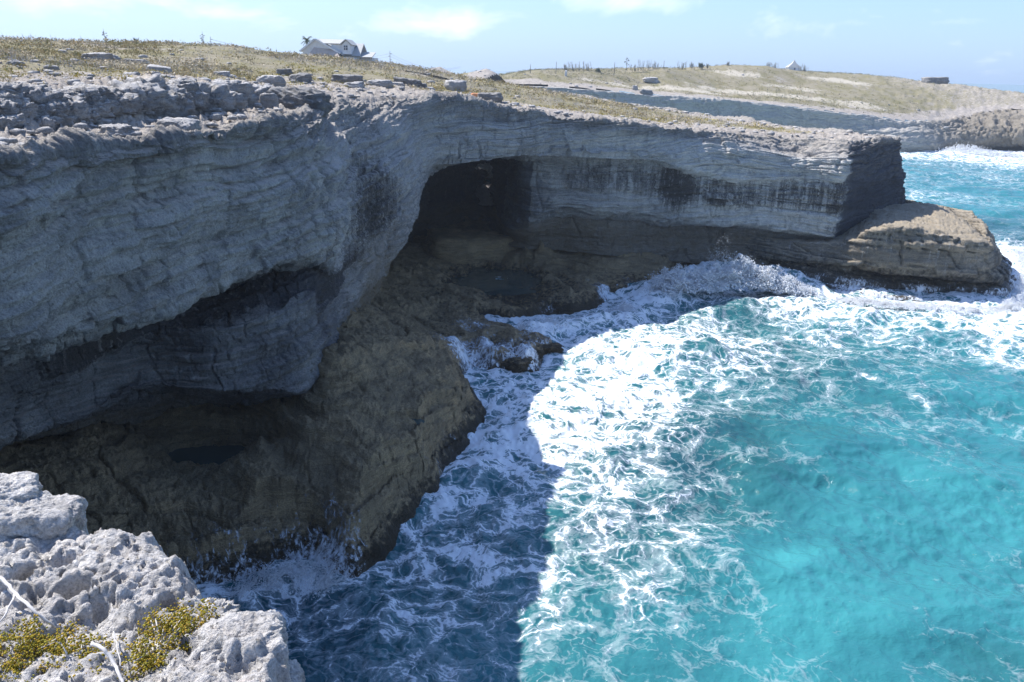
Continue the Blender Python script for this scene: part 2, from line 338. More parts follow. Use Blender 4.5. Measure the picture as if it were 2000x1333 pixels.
A_main, G, R = sheet(MAIN, 1.7, 480)
RIM = A_main[:, 2, :].copy()
lv = R-2                                                     # 0 rim .. 8 foot
xk = G[..., 0]; yk = G[..., 1]
rough = np.clip(1-np.abs(lv+.1)/.9, 0, 1)*.8+np.where(lv < 0, .35, 0)
left = smooth(60, 45, yk)
G2 = displace_cliff(G, 1., 0., -.10, 1., rough, smooth(-1.3, .35, lv))
pr = smooth(16, 24, xk)*(yk < 112)
stain_shade = np.zeros(lv.shape)  # rock stains, plus painted shade in the recess, crease and cave
stain_shade += np.exp(-((lv-4.3)/.55)**2)*(left*smooth(29, 35, yk)*1.05+left*.1)+left*np.exp(-((lv-2.75)/.2)**2)*smooth(28, 34, yk)*.35*smooth(0, .2, fbm(G, .3, 2))                                           # painted shade of the left wall's recess, plus dark marks along the lip
stain_shade += np.exp(-((lv-4.6)/.8)**2)*smooth(2, 8, xk)*.55                                  # under the long roof lip
stain_shade += np.exp(-((yk-55)/6.5)**2)*np.exp(-((lv-2.5)/1.5)**2)*(xk < 0)*.75                # black stain on the nose
stain_shade += np.exp(-((yk-44.6)/1.0)**2)*(xk < 0)*smooth(1.3, 2.5, lv)*smooth(8, 6, lv)*.42  # shade of the upright crease painted down the wall
stain_shade += pr*(.2+1.2*smooth(-.15, .2, fbm(G*[1, 1, .3], .22, 3)))*(smooth(3.5, 3.6, lv)*smooth(4.9, 3.6, lv)*.34+smooth(4.8, 4.86, lv)*smooth(5.5, 4.9, lv)*.30+smooth(5.6, 5.65, lv)*smooth(6.2, 5.7, lv)*.26)
stain_shade += np.exp(-((xk-17.5)/1.7)**2)*np.exp(-((lv-4.6)/1.4)**2)*(yk < 100)*.5
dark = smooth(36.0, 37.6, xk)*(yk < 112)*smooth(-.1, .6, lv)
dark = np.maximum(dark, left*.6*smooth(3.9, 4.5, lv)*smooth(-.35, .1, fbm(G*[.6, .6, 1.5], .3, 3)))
dark = np.maximum(dark, (xk < 1.5)*(yk > 78)*(yk < 112)*smooth(3.6, 4.2, lv)*.9)  # unlit cave: its darkness put into the rock colour
stain_shade += ((xk > -11) & (xk < -1) & (yk > 80) & (yk < 115))*.8*smooth(4, 4.3, lv)  # more painted darkness on the cave's inner walls
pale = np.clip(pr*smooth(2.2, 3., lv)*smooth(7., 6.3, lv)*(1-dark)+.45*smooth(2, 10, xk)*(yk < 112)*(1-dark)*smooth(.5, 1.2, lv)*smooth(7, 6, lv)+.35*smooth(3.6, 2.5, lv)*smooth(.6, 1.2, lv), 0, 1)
brown = smooth(6.6, 7.3, lv)*.9+smooth(1.2, .1, lv)*.25
brown = np.clip(brown+np.exp(-((yk-58)/5)**2)*(xk < 0)*smooth(3, 6, lv)*.6, 0, 1)
V = G2.reshape(-1, 3); Q = gridq(*G.shape[:2])
# sky hole at the back of the cave: cut the vault where the sun's beam comes down
CP = np.array([-3.0, 104., 8.2]); SD = np.array(sdir[:])
def beam(c):
    t = (c-CP)@SD; return np.linalg.norm((c-CP)-t[:, None]*SD, axis=1), t
c = V[Q].mean(1); bd, bt = beam(c)
keep = ~((bd < 1.1) & (bt > -.5) & (c[:, 2] < 19) & (c[:, 1] > 95))
V, Q, at = compact(V, Q[keep], {'stain_shade': stain_shade.ravel(), 'brown': brown.ravel(), 'dark': dark.ravel(), 'pale': pale.ravel()})
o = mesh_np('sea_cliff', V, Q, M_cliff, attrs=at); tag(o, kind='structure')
A_far, G, R = sheet(FAR, 2.2, 90)
xk = G[..., 0]; lv = R-2
hr = smooth(125, 160, xk)
G2 = displace_cliff(G, 1.5, 0, 0, .6, None, smooth(-1.3, .35, lv))
G2 = G2+normals(G)*((fbm(G, .22, 4, .6, ridge=True)-.2)*2.6*hr*smooth(7.5, 4, lv))[..., None]
o = mesh_np('far_cliff', G2, gridq(*G.shape[:2]), M_cliff, attrs={'stain_shade': (smooth(135, 100, xk)*(.12+.25*smooth(1, 4, lv))).ravel(), 'brown': (.28+hr*.5).ravel(), 'pale': ((1-hr)*.8).ravel()})
tag(o, kind='structure')
A_led, G, R = sheet(LEDGE, 1.8, 150, inland=False)
G2 = displace_cliff(G, .5, .02, 0, 1.6, np.full(R.shape, .35)); G2 = G2+normals(G)*(blocks(G, .9, 3.2, .02, 0, 33, .3)*.75*smooth(.8, 1.3, R))[..., None]; G2[..., 2] += (blocks(G, 30, 2.2, 0, 0, 41, .3)*.25)*smooth(1.6, 1., R)
o = mesh_np('cliff_ledge', G2, gridq(*G.shape[:2]), M_ledge, attrs={'stain_shade': (np.exp(-((R-2.6)/.4)**2)*.25).ravel(), 'brown': np.zeros(R.size)})
tag(o, kind='structure')
nl_ = normals(G2); run_ = np.clip(smooth(4.1, 4.5, R)*(.6+1.2*fbm(G*[1, 1, .15], .35, 3)+.35*smooth(4.4, 5, R)), 0, 1)*(G[..., 1] < 96)
led_fall = (G2+nl_*.07, run_, gridq(*G.shape[:2]))

# ------------------------------------------------------------------ plan-view signed distance
def densify(pts, closed=False):
    return np.asarray(pts, float)
def signed(poly, x, y):
    """distance to the closed polygon, positive inside"""
    poly = np.asarray(poly, float); x = np.asarray(x, float); sh = x.shape; x = x.ravel(); y = np.asarray(y, float).ravel()
    d = np.full(len(x), 1e9); ins = np.zeros(len(x), bool); n = len(poly)
    for i in range(n):
        a = poly[i]; b = poly[(i+1) % n]; e = b-a; L = e@e
        t = np.clip(((x-a[0])*e[0]+(y-a[1])*e[1])/max(L, 1e-9), 0, 1)
        d = np.minimum(d, (x-a[0]-t*e[0])**2+(y-a[1]-t*e[1])**2)
        if a[1] != b[1]:
            cr = ((a[1] > y) != (b[1] > y)) & (x < (b[0]-a[0])*(y-a[1])/(b[1]-a[1])+a[0]); ins ^= cr
    d = np.sqrt(d); return np.where(ins, d, -d).reshape(sh)
def rbf(pts, vals, lin=True):
    pts = np.asarray(pts, float); vals = np.asarray(vals, float); n = len(pts)
    D = np.linalg.norm(pts[:, None]-pts[None], axis=2)
    Pm = np.concatenate([np.ones((n, 1)), pts], 1); Z0 = np.zeros((3, 3))
    Amat = np.block([[D, Pm], [Pm.T, Z0]]); sol = np.linalg.solve(Amat+np.eye(n+3)*1e-9, np.concatenate([vals, np.zeros(3)]))
    def ev(x, y):
        sh = np.shape(x); x = np.ravel(x); y = np.ravel(y); o = sol[n]+sol[n+1]*x+sol[n+2]*y
        for i in range(n): o = o+sol[i]*np.sqrt((x-pts[i, 0])**2+(y-pts[i, 1])**2)
        return o.reshape(sh)
    return ev

# ------------------------------------------------------------------ plateau
rim_main = catmull(RIM[:, :2], [4]*(len(RIM)-1)); rim_far = catmull(A_far[:, 2, :2], [4]*(len(A_far)-1))
LAND = np.concatenate([[[-600, -100], [-60, -45], [7, -45]], rim_main, rim_far, [[280, 900], [-600, 900]]])
ctl = []
for A_ in (A_main, A_far):
    for s in A_[:, 2]: ctl.append((s[0], s[1], s[2]))
RIDGE = [(-150,76,88),(0,80,92),(150,84,96),(300,85,99),(390,87,100),(480,97,110),(600,110,122),(720,121,140),(860,130,205),(950,133,255),(1050,136,285),(1160,138,292),
         (1300,132,300),(1420,127,330),(1500,129,330),(1560,139,338),(1700,148,345),(1850,167,335),(2000,187,318),(2150,204,315)]
for px, py, Yd in RIDGE:
    q = aty(px, py+1, Yd); ctl.append(tuple(q)); ctl.append((q[0]*1.25, q[1]*1.25, q[2]-3.5)); ctl.append((q[0]*2.2, q[1]*2.2, q[2]-14))
for px, py, Yd in ((100,140,55),(400,150,60),(650,150,80),(820,165,90),(1000,185,105),(1150,160,278),(1250,170,284),(1400,180,288),(1550,188,290),(1700,205,290),(1400,158,305),(1550,165,315),(1250,158,292),(1700,180,310)): ctl.append(tuple(aty(px, py, Yd)))
ctl += [(-80, 20, 21), (-60, 0, 20.5), (-120, 60, 23), (-30, 25, 20.7), (-26, 40, 20.9)]
ctl = np.array(ctl); hz = rbf(ctl[:, :2], ctl[:, 2])
def height(x, y, sd, detail=True):
    p = v3(x, y, 0.); h = hz(x, y)
    # rough terrace step set back from the rim, only along the near left part
    nl = smooth(58, 44, y)*(x < -5)
    w_ = sd+fbm(p, .22, 3)*2.2
    h = h+nl*(smooth(3.2, 5.0, w_)*1.15-.15)*smooth(60, 30, sd)
    r = np.hypot(x, y)
    if detail:
        near = smooth(14, 3, sd)*smooth(200, 120, r)
        k = fbm(p, .8, 4, .6, ridge=True); k2 = fbm(p, 2.6, 3, .6, ridge=True)
        h = h+near*((k-.25)*.28*(1+nl*.9)+(k2-.2)*.13)+fbm(p, .12, 3)*.5*smooth(0, 8, sd)+fbm(p, .5, 3)*.16
        hd = smooth(115, 165, x)*(y > 200)
        h = h+hd*(fbm(p, .16, 2, .6, ridge=True)-.2)*.9+hd*fbm(p, .06, 2)*1.2
    return h
az_ = np.concatenate([np.linspace(-1.35, -.68, 160, endpoint=False), np.linspace(-.68, .66, 1250), np.linspace(.665, .85, 60)])
rr = 13*np.exp(np.linspace(0, math.log(800/13), 520))
AZ, RR = np.meshgrid(az_, rr, indexing='ij'); gx = RR*np.sin(AZ); gy = RR*np.cos(AZ)
sd = signed(LAND, gx, gy); m = sd > -3
hh = np.zeros_like(gx); hh[m] = height(gx[m], gy[m], sd[m])-smooth(1.6, .3, sd[m])*.55
Qt = gridq(*gx.shape); Vt = np.stack([gx, gy, hh], -1).reshape(-1, 3); sf = sd.ravel()
ok = (sf[Qt].min(1) > .5)
c = Vt[Qt].mean(1); bd, bt = beam(c); ok &= ~((bd < 2.4) & (bt > 0) & (c[:, 2] > 15))
p2 = v3(gx, gy)
rockm = np.clip(smooth(15, 3, sd+fbm(p2, .15, 3)*7)+smooth(.10, .3, fbm(p2, .09, 4))*.55, 0, 1)
far_rock = smooth(128, 172, gx+fbm(p2, .03, 2)*30)*(gy > 180); rockm = np.maximum(rockm, far_rock*.5)
# pale sand blow-outs on the far plateau
sand = np.zeros_like(gx)
for px, py, Yd, sx_, sy_ in ((1330,172,283,26,5),(1440,180,290,30,5),(1560,195,290,28,6),(1680,208,288,22,7),(1440,140,318,16,7),(1560,178,305,20,6),(1230,176,280,28,4),(1640,160,325,20,8)):
    q = aty(px, py, Yd); sand = np.maximum(sand, np.exp(-((gx-q[0])/sx_)**2-((gy-q[1])/sy_)**2))
sand = smooth(.35, .9, sand*.9+fbm(p2, .12, 4)*.8)
V, Q, at = compact(Vt, Qt[ok], {'rockm': rockm.ravel(), 'sand': sand.ravel()})
m_, t, b = material('plateau_ground')
pos = t.new('ShaderNodeNewGeometry').outputs['Position']
nb = t.noise(pos, .22, 5, .65); nm = t.noise(pos, 1.3, 6, .7); nf = t.noise(pos, 6., 4, .7)
soil = t.mix(t.ramp(nb, [(.38, 0.), (.62, 1.)]), (.23, .205, .10), (.31, .27, .19))
soil = t.mix(t.ramp(nm, [(.5, 0.), (.75, .6)]), soil, (.44, .38, .30))
rk = t.mix(t.ramp(nm, [(.35, 0.), (.65, 1.)]), (.27, .24, .21), (.54, .48, .41))
rk = t.mix(t.ramp(nf, [(.3, .6), (.48, 0.)]), rk, (.14, .13, .12))
k = t.ramp(t.math('ADD', t.attr('rockm').outputs['Fac'], t.math('MULTIPLY', t.math('SUBTRACT', nm, .5), .9)), [(.35, 0.), (.6, 1.)])
cg = t.mix(k, soil, rk)
k2 = t.ramp(t.math('ADD', t.attr('sand').outputs['Fac'], t.math('MULTIPLY', t.math('SUBTRACT', nm, .5), 2.6)), [(.4, 0.), (.7, 1.)])
cg = t.mix(t.math('MULTIPLY', k2, .8), cg, (.58, .52, .42))
setin(t, b, 'Base Color', cg); setin(t, b, 'Roughness', .95); b.inputs['Specular IOR Level'].default_value = .1
setin(t, b, 'Normal', t.new('ShaderNodeBump', {'Height': t.math('ADD', nm, t.math('MULTIPLY', nf, .5)), 'Strength': .7, 'Distance': .35}).outputs[0])
o = mesh_np('plateau', V, Q, m_, attrs=at); tag(o, kind='structure')

def ground(x, y):
    x = np.atleast_1d(np.asarray(x, float)); y = np.atleast_1d(np.asarray(y, float)); s = signed(LAND, x, y); return height(x, y, s), s

# ------------------------------------------------------------------ rock shelf at the foot of the cliffs
COAST_PX = [(300,1150),(385,1145),(470,1130),(540,1100),(600,1095),(650,1120),(700,1125),(760,1090),(820,1020),(875,955),(905,875),(965,808),(935,765),(905,740),
            (930,715),(980,722),(1040,715),(1060,690),(1095,682),(1050,665),(985,650),(950,625),(1000,635),(1060,610),(1120,608),(1165,600),(1195,580),(1240,575),(1295,560),(1330,535),
            (1420,520),(1500,535),(1560,545),(1640,550),(1740,562),(1850,568),(1920,570),(1930,562)]
coast = [tuple(atz(a, b_, 0)[:2]) for a, b_ in COAST_PX]
COAST = np.array([(-24, 24), (-17, 27)]+coast+[(56, 88), (58, 97), (58, 108), (46, 114), (20, 118), (-30, 118), (-34, 40)])
SH = [(890,725,2.6),(860,800,3.0),(900,780,2.2),(800,900,2.8),(700,1000,2.4),(850,900,2.0),(620,1040,2.0),(480,1060,1.8),(380,1000,2.4),(420,890,1.5),(360,880,1.6),(480,870,1.7),(300,960,3.0),
      (200,930,3.4),(560,900,3.2),(600,840,3.9),(520,960,2.8),(700,760,4.3),(700,830,3.9),(650,700,5.4),(700,660,5.0),(760,680,4.4),(820,700,3.4),(620,770,4.3),
      (780,630,2.2),(850,650,1.3),(900,610,1.2),(820,560,1.6),(750,540,2.4),(870,540,1.0),(1000,560,.7),(1050,590,.8),(930,520,.8),(1150,565,1.2),(1120,590,.9),(1230,545,1.0),
      (960,690,1.0),(1020,690,.8),(930,650,1.2),(1000,665,.6),
      (1060,520,1.4),(1150,520,1.8),(1250,515,1.8),(1350,510,1.6),(1450,525,1.2)]
sc_ = [atz(*s) for s in SH]
sc_ += [np.array(q) for q in ((-13,46,5.2),(-12,52,6.2),(-11,58,4.2),(-17,36,2.4),(-20,34,3.2),(-22,30,4),(-18,44,3),(-24,45,4),(-22,60,6),(-14,75,3),(-10,82,1.6),(-4,95,1.4),(-8,104,2.5),(6,90,2.),(14,91,4.2),(3,88,3.4),(24,93,4.5),(33,93,4.0),(36,90,1.2),(40,86,1.3),(45,85,1.3),(45,89,1.6),(51,85,1.2),(54,88,1.),(52,95,1.5),(45,100,3),(20,100,5),(0,112,4))]
sc_ = np.array(sc_); hs = rbf(sc_[:, :2], sc_[:, 2])
gz_az = np.linspace(-.80, .62, 1150); gr = 24*np.exp(np.linspace(0, math.log(122/24), 520))
AZ, RR = np.meshgrid(gz_az, gr, indexing='ij'); gx = RR*np.sin(AZ); gy = RR*np.cos(AZ)
p2 = v3(gx, gy); cw = fbm(p2, .25, 4)*1.3+fbm(p2, 1.1, 3)*.35
sd = signed(COAST, gx, gy); sdw = sd+cw
base = hs(gx, gy)
steep = 1.6+.0*sd
h = np.minimum(base, sdw*steep-.25)
h = np.where(sdw < .2, -.05+np.maximum(sdw, -3)*.9, h); 
h = np.minimum(base, -.35+1.45*np.maximum(sdw, -3)+.0)
wt = smooth(0, 1.5, sdw)
p3 = v3(gx, gy, h)
bed = h+(gx*.22+gy*.10)+fbm(p3, .12, 3)*2.5
h = h+wt*(blocks(v3(gx, gy, h), .8, 2.6, .2, .1, 51)*.34+blocks(v3(gx, gy, h), .3, 1.1, .2, .1, 57)*.13)*smooth(-.3, .2, fbm(p2+70, .2, 2))
h = h+wt*(np.tanh(perlin(v3(bed*1.1, fbm(p2, .1, 2)*2, 4.))*4)*.42+np.tanh(perlin(v3(bed*3.6, 1., 7.))*4)*.13)
h = h+wt*(fbm(p2, .3, 4)*.65+(fbm(p2, 1.2, 4, .6, ridge=True)-.2)*.18+(fbm(p2, 3.2, 4, .65, ridge=True)-.2)*.13+fbm(p2, 8., 2)*.06)
# still pools stay as hollows
POOLS = [((430,886,1.45), 2.6, 1.2), ((970,545,.75), 5.0, 5.0), ((808,820,3.0), .5, .35)]
low = smooth(8, 2, np.hypot(gx-atz(1000,690,.8)[0], gy-atz(1000,690,.8)[1]))
h = h+low*((fbm(p2, .45, 3, ridge=True)-.15)*1.0)
for (a, b_, z), sx_, sy_ in POOLS:
    q = atz(a, b_, z); e = ((gx-q[0])/sx_)**2+((gy-q[1])/sy_)**2; k = smooth(1.5, .75, e+fbm(p2, .45, 4, .6)*2.2); h = h*(1-k)+(z-.3)*k+.04*fbm(p2, 2, 2)
Vs = np.stack([gx, gy, h], -1).reshape(-1, 3); Qs = gridq(*gx.shape)
ok = (sdw.ravel()[Qs].max(1) > -2.5)
V, Q, at = compact(Vs, Qs[ok], {'sdw': sdw.ravel()})
o = mesh_np('rock_shelf', V, Q, M_shelf, attrs=at); tag(o, kind='structure')
shelf_h, shelf_sd = h, sdw
# white water running off the low rocks: thin sheets just above the rock
m_, t, b = material('running_white_water')
pos = t.new('ShaderNodeNewGeometry').outputs['Position']
s1 = t.noise(t.scalev(pos, (3.2, 3.2, .5)), 1.6, 5, .7, .6); s2 = t.noise(pos, 1.1, 4, .6, 1.)
run = t.attr('run').outputs['Fac']
a = t.ramp(t.math('ADD', t.math('ADD', t.math('MULTIPLY', s1, .6), t.math('MULTIPLY', s2, .4)), t.math('MULTIPLY', run, .30)), [(.66, 0.), (.80, .92)])
setin(t, b, 'Base Color', (.80, .84, .88)); setin(t, b, 'Roughness', .6); setin(t, b, 'Alpha', a)
M_run = m_
run = np.zeros_like(gx)
for px, py, s_, k_ in ((900,700,2.2,1.),(960,690,2.4,.9),(1020,700,2.2,1.),(920,650,2.5,.6),(1060,680,1.8,.9),(1190,570,1.7,1.),(1080,600,2.0,.55),(1250,560,2.2,.75),(1130,560,1.6,.3),
                       (610,1095,2.2,1.),(560,1110,2.,.9),(480,1120,2.,.7),(420,1130,2.,.7),(650,1110,1.5,.5),(880,930,1.3,.5),(905,860,1.2,.5),(960,800,1.,.4),(800,1050,1.,.2)):
    q = atz(px, py, .6); run = np.maximum(run, k_*np.exp(-((gx-q[0])**2+(gy-q[1])**2)/s_**2*.8))
run = run*smooth(4.5, 2.2, h)
ok = (run.ravel()[Qs].min(1) > .12) & (h.ravel()[Qs].min(1) > -.3) 
nn = normals(np.stack([gx, gy, h], -1)); nn *= np.sign(nn[..., 2:3])
V, Q, at = compact((np.stack([gx, gy, h], -1)+nn*.05).reshape(-1, 3), Qs[ok], {'run': run.ravel()})
lk = led_fall[1].ravel()[led_fall[2]].min(1) > .05; V2, Q2, a2 = compact(led_fall[0].reshape(-1, 3), led_fall[2][lk], {'run': led_fall[1].ravel()})
Q = np.concatenate([Q, Q2+len(V)]); V = np.concatenate([V, V2]); at = {'run': np.concatenate([at['run'], a2['run']])}
o = mesh_np('running_white_water', V, Q, M_run, attrs=at); tag(o, kind='stuff', label='white water streaming off the low rocks', cat='water')
m_, t, b = material('pool_water'); setin(t, b, 'Base Color', (.07, .10, .09)); setin(t, b, 'Roughness', .06)
setin(t, b, 'Normal', t.new('ShaderNodeBump', {'Height': t.noise(t.new('ShaderNodeNewGeometry').outputs['Position'], 3, 2), 'Strength': .06}).outputs[0])
for (a, b_, z), sx_, sy_ in POOLS:
    q = atz(a, b_, z); n = 48; th = np.linspace(0, 2*math.pi, n, endpoint=False); rd = 1.25
    vs = [(q[0], q[1], z-.12)]+[(q[0]+math.cos(x)*sx_*rd, q[1]+math.sin(x)*sy_*rd, z-.12) for x in th]
    me = bpy.data.meshes.new('tide_pool'); me.from_pydata(vs, [], [(0, 1+i, 1+(i+1) % n) for i in range(n)]); me.materials.append(m_)
    o = bpy.data.objects.new('tide_pool', me); COL.objects.link(o); tag(o, kind='structure')

# ------------------------------------------------------------------ sea
naz = 1100; waz = np.linspace(-.85, .95, naz); wr = 19*np.exp(np.linspace(0, math.log(330/19), 900))
AZ, RR = np.meshgrid(waz, wr, indexing='ij'); gx = RR*np.sin(AZ); gy = RR*np.cos(AZ)
# foam and colour control points measured on the photograph, placed on the water plane
FO = [(960,760,.8),(1000,700,.9),(1050,650,.95),(1150,630,.85),(1100,720,.75),(980,830,.9),(930,900,.9),(1000,900,.8),(880,980,.8),(1050,790,.85),(1230,600,.9),(1330,540,.97),(1450,510,.95),(1300,590,.8),
 (1200,660,.8),(1230,720,1.),(1300,780,.95),(1190,790,1.),(1130,850,1.),(1100,900,.9),(1300,680,.95),(1400,650,.85),(1350,620,.6),(1440,620,.3),(1500,580,.8),(1480,640,.45),(1550,600,.8),(1420,720,.75),(1500,690,.6),
 (1600,640,.55),(1700,610,.75),(1800,620,.7),(1900,620,.85),(1990,640,.85),(1950,690,.7),(1850,670,.4),(1700,680,.4),(1600,720,.4),(1500,760,.35),(1400,790,.4),(1350,850,.5),(1250,850,.75),
 (1200,900,.6),(1150,950,.68),(1150,1030,.68),(1250,1000,.55),(1330,950,.55),(1350,1050,.5),(1120,1130,.62),(1200,1180,.55),(1300,1150,.52),(1130,1210,.5),(1400,1150,.35),(1420,1000,.28),(1390,900,.35),
 (1450,850,.12),(1500,950,.05),(1500,1080,.08),(1200,1270,.35),(1100,1290,.3),(1050,1320,.4),(1300,1290,.2),(1430,1240,.2),(1400,1330,.15),
 (1000,980,.6),(950,1040,.62),(850,1080,.68),(800,1150,.55),(900,1150,.6),(1000,1130,.5),(1030,1050,.45),(700,1180,.5),(650,1160,.7),(560,1150,.8),(450,1170,.8),(600,1230,.38),(550,1290,.4),(700,1280,.45),(820,1290,.45),(950,1270,.45),(900,1220,.5),(480,1230,.35),
 (1600,1000,.03),(1700,900,.05),(1600,850,.06),(1550,1150,.05),(1700,1100,.04),(1700,1250,.1),(1850,1000,.06),(1950,900,.12),(1900,1150,.14),(1900,1280,.2),(1800,770,.5),(1740,770,.15),(1870,780,.15),(1980,760,.2),(1650,790,.3),(1580,780,.3),(1820,870,.3),(1870,880,.2),(1750,720,.3),(1900,740,.15),
 (1990,560,.97),(1985,520,.97),(1975,490,.9),(1950,455,.35),(1930,440,.2),(1900,410,.15),(1820,385,.55),(1870,392,.45),(1900,350,.25),(1800,330,.3),(1950,350,.6),(1990,350,.3),(1850,305,.75),(1780,300,.75),(1900,300,1.),(1990,305,1.),(1950,318,.8),(1870,325,.45),(1940,380,.15),(1990,420,.2)]
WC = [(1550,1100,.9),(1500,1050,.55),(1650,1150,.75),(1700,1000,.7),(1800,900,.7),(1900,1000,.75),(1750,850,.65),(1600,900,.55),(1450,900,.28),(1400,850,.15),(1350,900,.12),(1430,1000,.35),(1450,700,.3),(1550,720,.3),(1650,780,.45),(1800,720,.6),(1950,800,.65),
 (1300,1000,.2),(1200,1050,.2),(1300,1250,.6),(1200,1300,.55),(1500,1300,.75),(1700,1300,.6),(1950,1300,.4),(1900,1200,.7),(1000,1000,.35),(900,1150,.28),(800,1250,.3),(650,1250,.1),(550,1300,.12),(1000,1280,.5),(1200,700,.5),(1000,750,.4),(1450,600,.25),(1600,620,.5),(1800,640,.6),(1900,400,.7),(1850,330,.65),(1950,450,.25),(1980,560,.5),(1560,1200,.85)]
def polint(C, gx, gy, p=3.2):
    lr = np.log(np.maximum(np.hypot(gx, gy), 1)); a = np.arctan2(gx, gy); num = np.zeros(gx.shape, np.float32); den = np.zeros(gx.shape, np.float32)
    for px, py, v in C:
        q = atz(px, py, 0); l0 = math.log(math.hypot(q[0], q[1])); a0 = math.atan2(q[0], q[1])
        d2 = (a-a0)**2+(lr-l0)**2*.8+2e-4; wgt = (1/d2**(p/2)).astype(np.float32); num += wgt*v; den += wgt
    return num/den
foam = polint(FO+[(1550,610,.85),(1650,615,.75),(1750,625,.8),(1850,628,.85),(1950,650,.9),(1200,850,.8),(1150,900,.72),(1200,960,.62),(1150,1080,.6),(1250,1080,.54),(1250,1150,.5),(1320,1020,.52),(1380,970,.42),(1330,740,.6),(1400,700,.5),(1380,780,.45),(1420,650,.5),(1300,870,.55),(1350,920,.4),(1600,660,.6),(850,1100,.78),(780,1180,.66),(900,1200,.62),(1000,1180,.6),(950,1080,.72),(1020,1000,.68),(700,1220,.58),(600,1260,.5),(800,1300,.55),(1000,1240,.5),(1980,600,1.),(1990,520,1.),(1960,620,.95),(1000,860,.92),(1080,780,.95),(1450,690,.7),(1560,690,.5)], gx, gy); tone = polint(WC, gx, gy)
p2 = v3(gx, gy)
r = np.hypot(gx, gy)
def wave_h(x, y):
    p = v3(x, y); q = p+v3(fbm(p, .05, 2)*8, fbm(p+50, .05, 2)*8)
    d1 = q[..., 0]*.35+q[..., 1]*.94; d2 = q[..., 0]*-.5+q[..., 1]*.85
    h = np.sin(d1*.42)*.28+np.sin(d2*.9+1)*.10
    h = h+fbm(p*[1, 1.3, 1], .28, 3)*.8+(fbm(p, .8, 3, ridge=True)-.2)*.14
    return h
wh = wave_h(gx, gy)*smooth(19, 40, r)*.8+wave_h(gx, gy)*.2
def ridge_line(pts, amp, wid):
    global wh
    q = [atz(a, b_, 0)[:2] for a, b_ in pts]; best = np.full(gx.shape, 1e9)
    for a, b_ in zip(q[:-1], q[1:]):
        e = b_-a; t_ = np.clip(((gx-a[0])*e[0]+(gy-a[1])*e[1])/(e@e), 0, 1); best = np.minimum(best, np.hypot(gx-a[0]-t_*e[0], gy-a[1]-t_*e[1]))
    wh = wh+amp*np.exp(-(best/wid)**2)*(1+fbm(p2, .4, 3)*1.2)
ridge_line([(1290,575),(1400,545),(1500,545),(1560,572)], 1.5, 3.2)
ridge_line([(1370,625),(1460,600),(1560,600),(1700,622)], .7, 2.0)
ridge_line([(1050,660),(1150,640),(1250,610)], .8, 1.6)
ridge_line([(1190,700),(1290,700),(1380,690)], .8, 2.2)
ridge_line([(1370,860),(1450,880),(1520,940)], .35, 1.6)
ridge_line([(1850,640),(1950,650),(2050,660)], .6, 2.2)
ridge_line([(900,940),(960,880)], .5, 1.2)
wh = wh+foam*(fbm(p2, 1.3, 4, .6)*.45)+smooth(.8, 1., foam)*fbm(p2, .9, 3, ridge=True)*.25
V = np.stack([gx, gy, wh], -1).reshape(-1, 3)
m_, t, b = material('sea_water')
pos = t.new('ShaderNodeNewGeometry').outputs['Position']
wv = t.new('ShaderNodeTexNoise', {'Vector': pos, 'Scale': .35, 'Detail': 3.}).outputs['Color']
wv2 = t.new('ShaderNodeTexNoise', {'Vector': pos, 'Scale': 1.9, 'Detail': 4.}).outputs['Color']
def warp(v, n, s): 
    a_ = t.new('ShaderNodeVectorMath', {0: n, 1: (.5, .5, .5)}, operation='SUBTRACT').outputs[0]
    a_ = t.new('ShaderNodeVectorMath', {0: a_, 'Scale': s}, operation='SCALE').outputs[0]
    return t.new('ShaderNodeVectorMath', {0: v, 1: a_}, operation='ADD').outputs[0]
wp = t.scalev(warp(warp(pos, wv, 3.6), wv2, .6), (.8, 1., .0))
def lace(scale, off):
    v = t.new('ShaderNodeMapping', {'Vector': wp, 'Location': (off, off*1.7, 0)}).outputs[0]
    return t.new('ShaderNodeTexVoronoi', {'Vector': v, 'Scale': scale}, feature='DISTANCE_TO_EDGE', voronoi_dimensions='2D').outputs['Distance']
fo = t.attr('foam').outputs['Fac']
e1 = lace(.55, 0); e2 = lace(1.5, 3.1); e3 = lace(4.0, 7.7)
nb = t.noise(wp, .5, 5, .62); nfine = t.noise(wp, 3.0, 5, .68)
# lacy edges: high near the cell borders
L = t.math('SUBTRACT', 1, t.math('MINIMUM', t.math('MULTIPLY', e1, 2.4), t.math('ADD', t.math('MULTIPLY', e2, 2.9), .12)))
L = t.math('ADD', t.math('MULTIPLY', L, .50), t.math('MULTIPLY', t.math('SUBTRACT', 1, t.math('MULTIPLY', e3, 2.6)), .14))
L = t.math('ADD', L, t.math('MULTIPLY', t.math('SUBTRACT', t.noise(pos, 9.0, 3, .7), .5), .22)); L = t.math('ADD', L, t.math('MULTIPLY', nb, .80)); L = t.math('ADD', L, t.math('MULTIPLY', nfine, .46))
